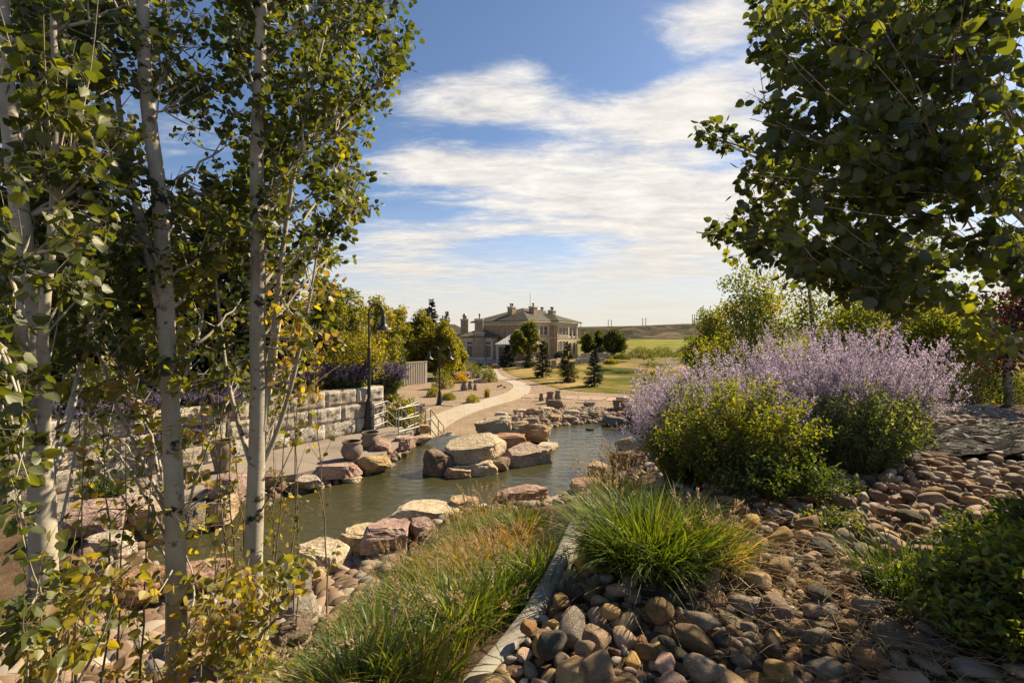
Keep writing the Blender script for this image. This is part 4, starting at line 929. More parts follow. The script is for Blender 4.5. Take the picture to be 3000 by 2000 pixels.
chimney(gr, 3.35, -.2, 1.55, 1.4, 4.3, 7.9, 0); chimney(gr, -1.6, 4.2, 1.5, 1.2, 6, 8.2, 2)
a = Acc(); lathe(a, [(0, 0), (.42, 0), (.36, .35), (.5, .45), (.5, .75), (.36, .85), (.3, 1.1), (0, 1.1)], 14, (3.35, -.2, 7.9)); build('vent_cowl', a, M['steel'], gr)
can = thing('canopy', 'open terrace canopy with pale standing seam metal roof', 'canopy', (.9, 82.6, hz0))
part('beam', 'trim', can, lambda a: (box(a, -3.5, 4.0, -2.6, -2.3, 2.55, 2.95), box(a, -3.5, -3.2, -2.3, 2.6, 2.55, 2.95), box(a, 3.7, 4.0, -2.3, 2.6, 2.55, 2.95)))
cr_ = part('roof', 'seam', can, lambda a: hip(a, -3.75, 4.25, -2.9, 2.9, 2.98, 4.75, .1))
for i in range(19):
    x = -3.6 + i * .43; top = min(1., (x + 3.75) / 2.9, (4.25 - x) / 2.9); top = max(.04, top); a = Acc()
    tubes(a, [(x, -2.88, 3.0), (x, -2.88 + 1.45 * top, 3.0 + .885 * top), (x, -2.88 + 2.9 * top, 3.0 + 1.77 * top)], [.028] * 3, 4); build('seam', a, M['steel'], cr_)
for x in (-3.35, -1.0, 1.4, 3.8):
    for y in (-2.45, 2.4): part('post', 'trim', can, lambda a: box(a, x - .13, x + .13, y - .13, y + .13, -.2, 2.55))
# low block walls and gate pier by the house
def lowwall(label, p, q, z0, courses, bh=.42):
    p, q = np.array(p), np.array(q); L_ = float(np.linalg.norm(q - p)); t = thing('low_wall', label, 'wall', (p[0], p[1], z0), math.atan2(*(q - p)[::-1]))
    for c in range(courses):
        x = .3 * (c % 2)
        while x < L_: a = Acc(); box(a, x, x + .72, -.02 * random.random(), .4, c * bh, c * bh + bh - .03); build('block', a, M['block'], t, False); x += .75
lowwall('low pale block wall edging the bed beside the house', (10.4, 79), (15.6, 82), tz(12, 80) + .1, 2)
lowwall('upper low pale block wall behind the lowest one by the house', (11.8, 83), (17, 86), tz(14, 84) + .6, 2)
lowwall('short stone wall below the canopy between the spruces', (-.9, 75.5), (3.6, 75.5), tz(1, 75.5) - .05, 2, .45)
gp = thing('gate_pier', 'square brick gate pier with pale cap between two spruces', 'pier', (6.35, 73.5, tz(6.35, 73.5)))
part('shaft', 'brick', gp, lambda a: box(a, -.36, .36, -.36, .36, -.1, 1.25)); part('cap', 'trim', gp, lambda a: box(a, -.45, .45, -.45, .45, 1.25, 1.4))
lowwall('brick height low garden wall beside the gate pier', (6.9, 73.6), (9.6, 74.4), tz(8, 74) - .05, 2, .5)
# power poles on the ridge
def hillz(x, y):
    i = int(np.clip(np.searchsorted(hx, x), 0, 149)); j = int(np.clip(np.searchsorted(hy, y), 0, 79)); return float(Z[j, i])
for px, top, d in [(1701, 942, 900), (1782, 936, 900), (1791, 937, 900), (1883, 932, 880), (1892, 932, 880), (2029, 921, 860), (2035, 920, 860)]:
    x = (px - 1500) / F * d; zb = hillz(x, d) - 1; zt = H + (HY - top) / F * d
    t = thing('power_pole', 'tall wooden power pole standing on the distant ridge', 'power pole', (x, d, zb), 0, 'power poles along the ridge')
    a = Acc(); tubes(a, [(0, 0, 0), (0, 0, (zt - zb) / 2), (0, 0, zt - zb)], [.62, .55, .45], 6); build('mast', a, M['pole'], t)
    a = Acc(); tubes(a, [(-1.8, 0, zt - zb - 1.2), (0, 0, zt - zb - 1.2), (1.8, 0, zt - zb - 1.2)], [.22] * 3, 4); build('crossarm', a, M['pole'], t)
sub = thing('substation_gantry', 'small steel substation gantry on the ridge beside the poles', 'gantry', ((2058 - 1500) / F * 860, 860, hillz((2058 - 1500) / F * 860, 860) - .5))
for i in range(6):
    a = Acc(); x = -9 + i * 3.6; hh_ = [9, 12, 9, 14, 9, 11][i]; tubes(a, [(x, 0, 0), (x, 0, hh_ / 2), (x, 0, hh_)], [.28] * 3, 4); build('mast', a, M['pole'], sub)
for z in (6, 9): a = Acc(); tubes(a, [(-9, 0, z), (0, 0, z), (9, 0, z)], [.2] * 3, 4); build('beam', a, M['pole'], sub)
# ------------------------------------------------------------------ planting
def bez(p0, p1, p2, n):
    t = np.linspace(0, 1, n)[:, None]; return (1 - t) ** 2 * p0 + 2 * t * (1 - t) * p1 + t * t * p2
def bezN(P0, P1, P2, n):
    t = np.linspace(0, 1, n)[None, :, None]; return (1 - t) ** 2 * P0[:, None] + 2 * t * (1 - t) * P1[:, None] + t * t * P2[:, None]

def broadleaf(name, label, x, y, h, rx, ry, n_cl=60, per=45, leaf=.10, mat='green', tint=(.2, .7), low=.22, trunk_r=.07, bark='bark', z=None, tmpl=LEAF_QUAD, cat='tree', group=None, rc=None, lean=(0, 0), taper=.0, stems=1):
    z = tz(x, y) if z is None else z
    t = thing(name, label, cat, (x, y, z - .03), 0, group)
    a = Acc(); b = Acc(); lf = Acc()
    n = 9; s = np.linspace(0, 1, n); lines = []
    for k in range(stems):
        w = np.column_stack([np.cumsum(R.normal(size=n)) * .018 * h + s * lean[0] + (k - (stems - 1) / 2) * rx * .55 * s, np.cumsum(R.normal(size=n)) * .018 * h + s * lean[1] + R.normal() * .2 * s * (stems > 1), s * h * .9])
        w -= w[0]; tubes(a, w, trunk_r * (1.05 - s * .92) / (1 if stems == 1 else 1.4), 8); lines.append(w)
    q = rdir(n_cl) * (R.uniform(.25, 1, n_cl) ** .5)[:, None]
    cz = h * (low + 1) / 2; rz = h * (1 - low) / 2
    C = q * np.array([rx, ry, rz]); f = 1 - taper * np.clip(C[:, 2] / rz, -.2, 1); C[:, :2] *= f[:, None]
    C += np.array([lean[0] * .7, lean[1] * .7, cz])
    C[:, :2] *= (1 + .22 * np.sin(np.arctan2(C[:, 1], C[:, 0]) * 3 + R.uniform(0, 6) + C[:, 2] / h * 5))[:, None]
    li = R.integers(stems, size=n_cl)
    zs = np.clip((C[:, 2] - R.uniform(.12, .3, n_cl) * h) / (h * .9), .06, .93)
    S = np.array([[np.interp(zz, s, lines[l][:, i]) for i in range(3)] for zz, l in zip(zs, li)])
    mid = (S + C) / 2 + np.array([0, 0, 1]) * (np.linalg.norm(C - S, axis=1) * .12)[:, None]
    tubes(b, bezN(S, mid, C, 5), (trunk_r * R.uniform(.18, .34, n_cl))[:, None] * np.linspace(1, .25, 5), 4)
    rc = rc or .32 * min(rx, rz)
    m = n_cl * per; ci = np.repeat(np.arange(n_cl), per)
    pos = C[ci] + rdir(m) * (rc * R.uniform(.1, 1, m) ** .6)[:, None] * np.array([1, 1, .8])
    nr = unit(rdir(m) + np.array([0, 0, .9])); dr = unit(rdir(m) + np.array([0, 0, -.35]))
    tn = np.clip(R.uniform(tint[0], tint[1], n_cl)[ci] + R.normal(size=m) * .10, 0, 1)
    leaves(lf, pos, dr, nr, leaf * R.uniform(.65, 1.25, m), tmpl, tn)
    tr = build('trunk', a, M[bark], t); build('branches', b, M[bark if trunk_r > .06 else 'twig'], tr, stuff=True); build('crown', lf, M[mat], t, False, stuff=True)
    return t

def shrub(name, label, x, y, w, h, n=900, leaf=.06, mat='green', tint=(.2, .7), tmpl=LEAF_QUAD, group=None, up=.3, z=None, cat='shrub'):
    z = tz(x, y) if z is None else z
    t = thing(name, label, cat, (x, y, z - .02), 0, group); a = Acc(); b = Acc()
    ns = 26; E = rdir(ns); E[:, 2] = np.abs(E[:, 2]) + .15; E = unit(E) * R.uniform(.7, 1.05, ns)[:, None] * np.array([w / 2, w / 2, h])
    S = R.normal(size=(ns, 3)) * np.array([.08 * w, .08 * w, 0]); tubes(b, bezN(S, E * np.array([.35, .35, .65]), E, 5), np.linspace(.012, .004, 5)[None] * np.ones((ns, 1)) * (1 + h), 4)
    q = rdir(n); q[:, 2] = np.abs(q[:, 2]); lump = 1 + .22 * np.array([mnoise.noise((v[0] * 2.2 + x, v[1] * 2.2, v[2] * 2.2 + y)) for v in q])
    pos = q * (R.uniform(.25, 1, n) ** .45 * lump)[:, None] * np.array([w / 2, w / 2, h])
    tn = np.clip(R.uniform(*tint, n) + .25 * (lump - 1) / .22 * .3, 0, 1)
    leaves(a, pos, unit(q + rdir(n) * .7 + (0, 0, up)), unit(rdir(n) + (0, 0, .8)), leaf * R.uniform(.6, 1.3, n), tmpl, tn)
    st = build('stems', b, M['twig'], t, stuff=True); build('foliage', a, M[mat], t, False, stuff=True); return t

def conifer(name, label, x, y, h, rad, tiers=22, per=11, mat='needle', tint=(.2, .7), bare=.10, droop=.25, z=None, group=None, dens=26, nl=.16, cat='tree'):
    z = tz(x, y) if z is None else z
    t = thing(name, label, cat, (x, y, z - .05), 0, group); a = Acc(); b = Acc(); lf = Acc()
    tubes(a, [(0, 0, 0), (0.02, 0, h * .3), (-.01, .02, h * .6), (0, 0, h)], [.026 * h, .02 * h, .012 * h, .003 * h], 8)
    S, E = [], []
    for i in range(tiers):
        f = i / tiers; zz = h * (bare + (1 - bare) * (f ** .95)); rr = rad * (1 - f) ** .9 * (.72 + .28 * min(1, f * 6)) + .03 * rad
        for k in range(max(4, int(per * (1 - .55 * f)))):
            th = R.uniform(0, 6.28); L_ = rr * R.uniform(.7, 1.12); zz_ = zz; zz = max(.03 * h, zz_ + R.normal() * h * .025); S.append((0, 0, zz)); E.append((math.cos(th) * L_, math.sin(th) * L_, zz + L_ * (R.uniform(-.1, .2) - droop * (1 - f) + .35 * f))); zz = zz_
    S, E = np.array(S), np.array(E); mid = (S + E) / 2 + np.array([0, 0, 1]) * (np.linalg.norm(E - S, axis=1) * .10)[:, None]
    tubes(b, bezN(S, mid, E, 4), (.006 * h * np.linspace(1, .2, 4))[None] * np.ones((len(S), 1)), 3)
    n = len(S) * dens; bi = np.repeat(np.arange(len(S)), dens); u = R.uniform(.22, 1.02, n)[:, None]
    pos = (1 - u) ** 2 * S[bi] + 2 * u * (1 - u) * mid[bi] + u * u * E[bi]
    dv = unit(E[bi] - S[bi]); side = unit(np.cross(dv, [0, 0, 1.])) * np.sign(R.normal(size=n))[:, None]
    dr = unit(dv * .75 + side * R.uniform(.2, 1, n)[:, None] + R.normal(size=(n, 3)) * .22 + (0, 0, .05))
    leaves(lf, pos, dr, unit(rdir(n) + (0, 0, 1)), nl * h / 4 * R.uniform(.7, 1.4, n), (LEAF_NEEDLE[0] * np.array([2.0, 1, 1]), LEAF_NEEDLE[1]), np.clip(R.uniform(*tint, len(S))[bi] + R.normal(size=n) * .1, 0, 1))
    tr = build('trunk', a, M['dark_bark'], t); build('branches', b, M['dark_bark'], tr, stuff=True); build('crown', lf, M[mat], t, False, stuff=True); return t

# --- court: spruces on the lawn
for px, pyb, top, wpx, mt, tn, lb in [(1551, 1083, 1012, 44, 'needle', (.3, .8), 'smallest dark spruce on the lawn, next to the low stone wall'), (1590, 1106, 996, 62, 'needle', (.1, .55), 'dark dense spruce on the lawn in front of the canopy trees'), (1664, 1119, 1003, 66, 'needle', (.6, 1.), 'sparse olive brown spruce on the lawn'), (1741, 1131, 1022, 70, 'blue_needle', (.1, .6), 'broad green spruce on the lawn beside the feathery shrub')]:
    q = G(px, pyb, .05); d = q[1]
    conifer('spruce_tree', lb, q[0], q[1], (pyb - top) / F * d, wpx / 2 / F * d, 20, 13, mt, tn, .10, .22, dens=30, nl=.17)
conifer('blue_spruce', 'squat blue spruce beside the canopy', *W(1487, 1050, 76)[:2], 3.4, 1.6, 16, 12, 'blue_needle', (.1, .5), .03, .1, dens=34, nl=.3)
for px, top, d, wpx, lb in [(1265, 878, 112, 44, 'tall spruce top rising above the yellow trees'), (1309, 914, 120, 26, 'smaller spruce top beside the rear chimney'), (1250, 905, 100, 40, 'spruce half hidden behind the aspen grove')]:
    conifer('far_spruce', lb, (px - 1500) / F * d, d, H + (HY - top) / F * d - .9, wpx * .85 / F * d, 26, 14, 'blue_needle', (.3, .8), .05, .2, dens=24, nl=.13)
# trees at the house
for px, top, pyb, d, w, mt, tn, lb in [(1551, 937, 1045, 80, 54, 'green', (.35, .85), 'young round green tree in front of the loggia'), (1516, 968, 1050, 78, 46, 'green', (.3, .8), 'smaller bright green tree before the canopy'),
      (1722, 972, 1035, 100, 40, 'green', (.1, .5), 'dark green tree at the end of the house'), (1755, 968, 1035, 102, 42, 'green', (.2, .6), 'olive green tree between two darker ones by the house'), (1798, 962, 1040, 98, 62, 'green', (.05, .45), 'biggest dark round tree to the side of the house')]:
    x, h = (px - 1500) / F * d, (pyb - top) / F * d; r_ = w / 2 / F * d
    broadleaf('garden_tree', lb, x, d, h, r_, r_, 110, 80, .26, mt, tn, .12 if px < 1700 else .0, .07, z=H - (pyb - HY) / F * d, taper=.25)
for px, py, w, h, d, mt, lb in [(1640, 1048, 34, 18, 78, 'blue_needle', 'bluish mounded juniper by the house steps'), (1820, 1052, 50, 16, 84, 'green', 'rounded green shrub beside the low block walls'), (1790, 1066, 44, 14, 72, 'yellow', 'low lime green mound beside the low block walls'), (1760, 1030, 30, 14, 88, 'blue_needle', 'grey blue mound above the low block walls'),
      (1880, 1050, 90, 34, 70, 'green', 'dense dark green thicket right of the lawn'), (1940, 1046, 80, 30, 80, 'green', 'green thicket in the distance behind the sage'), (2010, 1040, 60, 26, 90, 'needle', 'dark conifer thicket below the green field'), (1990, 1046, 130, 16, 66, 'green', 'low olive hedge behind the sage')]:
    shrub('shrub', lb, (px - 1500) / F * d, d, w / F * d, h / F * d, 1500, .16, mt, (.1, .6), z=H - (py - HY) / F * d)
# shrubs in the gravel
for px, pyb, w, h, mt, tn, lb, gl in [(1434, 1120, 46, 48, 'green', (.35, .85), 'bright green rounded shrub at the bend of the path', .10), (1401, 1108, 50, 40, 'green', (.2, .6), 'dark green shrub behind the bright one by the path', .10), (1350, 1122, 44, 32, 'yellow', (.7, 1.0), 'rusty orange shrub above the group of jars', .09),
      (1298, 1140, 66, 62, 'green', (.3, .9), 'tall leafy green shrub behind the twin lamp', .11), (1272, 1163, 46, 28, 'yellow', (.2, .6), 'olive mound left of the twin lamp post', .07), (1313, 1172, 46, 22, 'yellow', (.1, .5), 'olive green mound right of the twin lamp post', .07), (1385, 1181, 42, 27, 'yellow', (.25, .7), 'single olive mound out on the gravel', .06),
      (1375, 1090, 60, 30, 'green', (.2, .7), 'green shrub in the bed before the garden wing', .10), (1345, 1095, 50, 34, 'yellow', (.3, .8), 'yellow green shrub beside the orange maple', .10), (1400, 1084, 34, 16, 'maroon', (.2, .8), 'reddish brown shrub in the bed before the garden wing', .09), (1480, 1052, 26, 8, 'yellow', (.2, .6), 'tiny lime mound under the blue spruce', .09)]:
    q = G(px, pyb, .05); d = q[1] + w / F * q[1] * .4; shrub('shrub', lb, (px - 1500) / F * d, d, w / F * d, h / F * d, 1300, gl * 1.2, mt, tn)
# feather grass tuft
def blades(acc, B, L_, lean, th, width, k=6, droop=.35, tint=.4, curl=1.8):
    n = len(B); s = np.linspace(0, 1, k); dh = np.stack([np.cos(th), np.sin(th), np.zeros(n)], 1)
    P = B[:, None] + (L_ * lean)[:, None, None] * (s ** curl)[None, :, None] * dh[:, None] + (L_[:, None] * (s[None] - np.asarray(droop).reshape(-1, 1) * lean[:, None] * s[None] ** 2.4))[..., None] * np.array([0, 0, 1.])
    th2 = th + R.normal(size=n) * .9 + math.pi / 2; wd = np.stack([np.cos(th2), np.sin(th2), np.zeros(n)], 1)
    wp_ = np.asarray(width).reshape(-1, 1) * np.array([.7, 1, 1, .85, .55, .06] if k == 6 else np.linspace(1, .05, k))[None]
    V = np.stack([P - wd[:, None] * wp_[..., None] * .5, P + wd[:, None] * wp_[..., None] * .5], 2); idx = np.arange(n * k * 2).reshape(n, k, 2)
    Fc = np.stack([idx[:, :-1, 0], idx[:, :-1, 1], idx[:, 1:, 1], idx[:, 1:, 0]], -1).reshape(-1, 4)
    acc.add(V, Fc, np.repeat(np.broadcast_to(tint, (n,)), k * 2)); return P
q = G(1427, 1164, .03); t = thing('feather_grass', 'small golden feather grass tuft on the gravel', 'grass tuft', q)
n = 420; a = Acc(); blades(a, R.normal(size=(n, 3)) * (.09, .09, 0), R.uniform(.5, 1.0, n), R.uniform(.05, .35, n), R.uniform(0, 6.28, n), .012, tint=R.uniform(.55, .95, n)); build('blades', a, M['grass'], t, False, stuff=True)
for px, py in [(1460, 1135), (1468, 1132), (1478, 1137)]:
    q = G(px, py, 0); shrub('seedling', 'tiny reddish seedling plant on the gravel inside the path bend', q[0], q[1], .35, .22, 120, .06, 'maroon', (.2, .9), group='reddish seedlings on the gravel', cat='plant')

# --- left background trees beyond the terrace
for px, top, d, w, mt, tn, st, lb in [(1020, 838, 26, 120, 'green', (.4, .85), 1, 'green poplar crown behind the hooked lamp'), (1105, 852, 30, 110, 'green', (.45, .95), 1, 'slim green tree whose crown rises above the hooked lamp arm'), (1170, 900, 57, 110, 'yellow', (.2, .6), 1, 'yellow green tree beyond the lamp shade'),
      (1235, 905, 58, 96, 'yellow', (.1, .5), 2, 'feathery aspen with pale stems behind the fence'), (1195, 955, 60, 130, 'green', (.45, .9), 2, 'wide green aspen leaning over the board fence'), (1300, 945, 58, 90, 'yellow', (.2, .6), 2, 'bright yellow aspen beside the garden wing'), (1330, 985, 60, 60, 'yellow', (.3, .68), 1, 'golden tree touching the garden wing roof'),
      (960, 800, 24, 110, 'green', (.2, .7), 1, 'tall green tree half hidden by the third aspen'), (1140, 935, 33, 80, 'green', (.1, .5), 1, 'dark green tree behind the hooked lamp post'), (1275, 985, 60, 90, 'yellow', (.2, .6), 2, 'yellow aspen just beyond the twin lamp')]:
    x, zb = (px - 1500) / F * d, tz((px - 1500) / F * d, d); h = H + (HY - top) / F * d - zb; r_ = w / 2 / F * d
    broadleaf('deciduous_tree', lb, x, d, h, r_, r_, 120, 70, .0036 * d + .04, mt, tn, .10, .09, stems=st, taper=.35, z=zb, rc=.30 * r_ + .1)
broadleaf('maple_tree', 'small orange maple at the corner of the garden wing', (1347 - 1500) / F * 66, 66, 3.7, .85, .85, 40, 50, .17, 'yellow', (.8, 1.), .3, .06)
broadleaf('smoke_bush', 'golden yellow bush above the wall behind the lamp post', *W(1050, 1050, 17.6)[:2], 2.15, 1.1, .8, 60, 50, .085, 'yellow', (.15, .72), .12, .04, cat='shrub', stems=3)
shrub('arborvitae', 'yellow green feathery shrub at the end of the wall behind the handrails', *W(1182, 1200, 21.5)[:2], 1.9, 1.75, 3600, .11, 'yellow', (.05, .55), LEAF_POINT, z=.7, up=1.2)
for px, d, h, r_, lb in [(440, 15, 5.6, 1.5, 'dark juniper behind the second aspen trunk'), (640, 14.5, 6.6, 1.5, 'tallest dark blue green juniper between the aspen trunks'), (820, 17, 4.6, 1.4, 'dark juniper to the right of the third aspen trunk'), (220, 12.5, 5.2, 1.7, 'dark juniper behind the leaning left aspen'), (40, 12, 5.2, 1.8, 'dark juniper at the end of the terrace bed'), (540, 17, 5.0, 1.6, 'dark juniper deep behind the terrace lavender'), (730, 16, 4.6, 1.5, 'dark juniper between tallest juniper and golden bush')]:
    conifer('juniper', lb, (px - 1500) / F * d, d, h, r_, 22, 15, 'needle' if px % 40 else 'blue_needle', (.1, .6), .0, -.5, dens=24, nl=.20)
# shrubs under them on the terrace
for px, d, w, h, mt, tn, lb in [(330, 11.6, 1.6, 1.1, 'green', (.0, .4), 'dark green shrub on the terrace between aspen stems'), (760, 14.6, 1.8, 1.3, 'green', (.1, .5), 'green shrub behind the third aspen on the terrace'), (905, 17, 2.0, 1.5, 'yellow', (.4, 1.), 'russet shrub at the top of the block wall'), (975, 18.2, 1.8, 1.2, 'green', (.2, .7), 'green shrub behind the lavender near the lamp'), (600, 14, 1.8, 1.2, 'green', (.0, .4), 'low dark shrub behind the terrace lavender')]:
    shrub('shrub', lb, (px - 1500) / F * d, d, w, h, 1500, .09, mt, tn)

# --- Russian sage and lavender
def sage(name, label, x, y, rx, ry, h, stems, flower='sage_flower', z=None, fs=1.0, group=None, cat='flowering shrub', leafy=1.0, spread=.55, wind=(0, 0)):
    z = tz(x, y) if z is None else z
    t = thing(name, label, cat, (x, y, z - .02), 0, group); st, lf, fl_ = Acc(), Acc(), Acc()
    th = R.uniform(0, 6.28, stems); rr = np.sqrt(R.random(stems)); B = np.column_stack([np.cos(th) * rr * rx * .55, np.sin(th) * rr * ry * .55, np.zeros(stems)])
    L_ = h * R.uniform(.6, 1.14, stems) * (1 - .18 * rr)
    out = np.column_stack([np.cos(th) * rr * rx * spread, np.sin(th) * rr * ry * spread, np.zeros(stems)]) + R.normal(size=(stems, 3)) * (.12, .12, 0) + np.array([*wind, 0])
    E = B + out + np.array([0, 0, 1]) * L_[:, None]; mid = B + out * .3 + np.array([0, 0, 1]) * (L_ * .55)[:, None]
    tubes(st, bezN(B, mid, E, 6), (np.linspace(.0045, .0016, 6) * fs)[None] * np.ones((stems, 1)), 3)
    nb = 6; si = np.repeat(np.arange(stems), nb); u = R.uniform(.5, .95, len(si))[:, None]
    S2 = (1 - u) ** 2 * B[si] + 2 * u * (1 - u) * mid[si] + u * u * E[si]; a2 = R.uniform(0, 6.28, len(si))
    l2 = (h * .22 * (1.25 - u[:, 0]) * R.uniform(.6, 1.4, len(si)))[:, None]; E2 = S2 + l2 * unit(np.column_stack([np.cos(a2) * .55, np.sin(a2) * .55, np.ones(len(si))]))
    tubes(st, bezN(S2, (S2 + E2) / 2 + R.normal(size=S2.shape) * .01, E2, 3), (np.array([.002, .0015, .001]) * fs)[None] * np.ones((len(si), 1)), 3)
    # flower whorls up the spikes
    kf = 26; for_main = R.uniform(.62, 1.0, (stems, 34)); ps = []
    um = for_main[..., None]; ps.append(((1 - um) ** 2 * B[:, None] + 2 * um * (1 - um) * mid[:, None] + um * um * E[:, None]).reshape(-1, 3))
    ub = R.uniform(.2, 1, (len(si), kf))[..., None]; ps.append((S2[:, None] + (E2 - S2)[:, None] * ub).reshape(-1, 3))
    P = np.concatenate(ps); m = len(P); P = P + rdir(m) * .010 * fs
    leaves(fl_, P, unit(rdir(m) + (0, 0, .5)), rdir(m), .017 * fs * R.uniform(.6, 1.3, m), LEAF_QUAD, R.random(m))
    nl_ = int(46 * leafy); ul = R.uniform(.03, .62, (stems, nl_))[..., None]
    Pl = ((1 - ul) ** 2 * B[:, None] + 2 * ul * (1 - ul) * mid[:, None] + ul * ul * E[:, None]).reshape(-1, 3); m = len(Pl)
    leaves(lf, Pl + rdir(m) * .03 * fs, unit(rdir(m) + (0, 0, .5)), rdir(m), .055 * fs * R.uniform(.5, 1.3, m), LEAF_POINT, R.random(m))
    build('stems', st, M['twig' if flower != 'sage_flower' else 'sage_leaf'], t, stuff=True); build('foliage', lf, M['sage_leaf'], t, False, stuff=True); build('flowers', fl_, M[flower], t, False, stuff=True); return t
sage('russian_sage', 'huge pale purple sage bush behind the yellow green rose shrub', 3.1, 6.4, 1.35, 1.0, 1.72, 400, wind=(-.1, 0))
sage('russian_sage', 'tall pale purple sage bush with bright green base beside the cobbles', 4.5, 6.7, 1.35, 1.0, 1.86, 420)
sage('russian_sage', 'purple sage bush leaning out toward the pond', 3.05, 7.9, .9, .9, 1.75, 260, wind=(-.3, -.1))
sage('russian_sage', 'lower purple sage bush by the black fabric', 5.9, 8.2, 1.1, .9, 1.4, 220, wind=(.15, 0))
sage('russian_sage', 'small violet sage sprig at the edge of the fabric', 4.95, 6.7, .3, .3, .45, 26)
sage('russian_sage', 'bare stemmed purple sage hanging over the dark pond boulder', 3.7, 9.4, .8, .9, 1.75, 180, wind=(-.2, 0))
for k, (px, d, s_, w, lb) in enumerate([(180, 10.9, .55, 1.1, 'low'), (330, 11.4, .6, 1.2, ''), (560, 13.2, .8, 1.3, ''), (700, 14.4, 1.0, 1.4, ''), (830, 15.8, 1.05, 1.4, ''), (460, 11.9, .5, 1.2, ''), (640, 13.2, .6, 1.2, ''), (100, 11.0, .9, 1.3, ''), (330, 13.0, 1.0, 1.4, ''), (480, 13.6, 1.0, 1.4, '')]):
    sage('lavender', 'dusky purple lavender bush on the terrace above the block wall', (px - 1500) / F * d, d, w, w * .8, s_, 110, 'lav_flower', fs=1.7, group='lavender along the terrace wall', leafy=.6)
sage('lavender', 'lavender bush spilling over the wall behind the lamp post', *W(1110, 1100, 18.6)[:2], 1.15, .8, 1.25, 170, 'lav_flower', fs=1.8, z=3.0)
sage('lavender', 'lavender bush beside the golden bush on the wall', *W(1020, 1100, 17.2)[:2], 1.0, .8, 1.1, 130, 'lav_flower', fs=1.8)
q = G(1235, 1195, .0); sage('lavender', 'small lavender by the pebble patch near the handrails', q[0], q[1] - 3, .8, .8, .8, 90, 'lav_flower', fs=2.0)
q = G(1345, 1110, .0); sage('lavender', 'pale lavender patch behind the rusty shrub', q[0], q[1], 1.3, .8, .8, 60, 'sage_flower', fs=4.5)

# --- the green rose shrubs beside the sage and the leafy shrub at our feet
def leafy(name, label, x, y, rx, ry, h, canes, mat='rose', tint=(.2, .75), leaf=.045, z=None, per=70, tmpl=LEAF_POINT, wind=(0, 0)):
    z = tz(x, y) if z is None else z
    t = thing(name, label, 'shrub', (x, y, z - .02)); st, lf = Acc(), Acc()
    th = R.uniform(0, 6.28, canes); rr = np.sqrt(R.random(canes)); dh = np.column_stack([np.cos(th) * rx, np.sin(th) * ry, np.zeros(canes)]) * rr[:, None]
    B = dh * .35; E = dh * 1.0 + np.array([*wind, 0]) + np.array([0, 0, 1]) * (h * R.uniform(.6, 1.05, canes) * (1 - .45 * rr ** 2))[:, None]; mid = B + (E - B) * np.array([.25, .25, .7])
    tubes(st, bezN(B, mid, E, 6), np.linspace(.006, .002, 6)[None] * np.ones((canes, 1)), 3)
    u = R.uniform(.15, 1.03, (canes, per))[..., None]; P = ((1 - u) ** 2 * B[:, None] + 2 * u * (1 - u) * mid[:, None] + u * u * E[:, None]).reshape(-1, 3); m = len(P)
    leaves(lf, P + rdir(m) * .055, unit(rdir(m) + (0, 0, .25)), unit(rdir(m) + (0, 0, 1.1)), leaf * R.uniform(.6, 1.35, m), tmpl, np.clip(np.repeat(R.uniform(*tint, canes), per) + R.normal(size=m) * .12, 0, 1))
    build('canes', st, M['twig'], t, stuff=True); build('foliage', lf, M[mat], t, False, stuff=True); return t
leafy('rose_shrub', 'yellow green rose shrub in front of the purple sage', 2.5, 5.3, .95, .6, 1.35, 190, tint=(.6, .82))
leafy('rose_shrub', 'upright yellow green rose shrub at the pond side of the sage', 2.2, 6.1, .55, .5, 1.5, 110, tint=(.55, .8))
leafy('rose_shrub', 'dark low rose foliage spreading over the cobbles', 2.65, 4.75, .75, .35, .55, 60, tint=(.05, .5))
leafy('rose_shrub', 'bright green shrub base below the tallest sage', 4.15, 5.75, .9, .45, 1.1, 140, 'sage_leaf', (.3, .9), leaf=.05)
leafy('spirea_shrub', 'dense low green leafy shrub beside the cobbles with pointed leaves', 3.0, 2.5, .85, .6, .6, 420, 'rose', (.45, .76), leaf=.05, per=80)
leafy('spirea_shrub', 'darker leafy shrub growing behind the low pointed leaf shrub', 3.7, 3.2, .8, .6, .55, 200, 'rose', (.0, .5), leaf=.045, per=70)
for px, py, z_, lb in [(2440, 1560, 3.55, 'small trailing green sprig among the cobbles below the sage')]:
    q = G(px, py, z_); leafy('trailing_sprig', lb, q[0], q[1], .3, .2, .22, 26, tint=(.2, .7), leaf=.035, per=40)
q = G(300, 1450, 1.9); leafy('wall_plant', 'small dark green plant at the foot of the block wall', q[0], q[1], .55, .35, .4, 60, tint=(0, .35), leaf=.05)

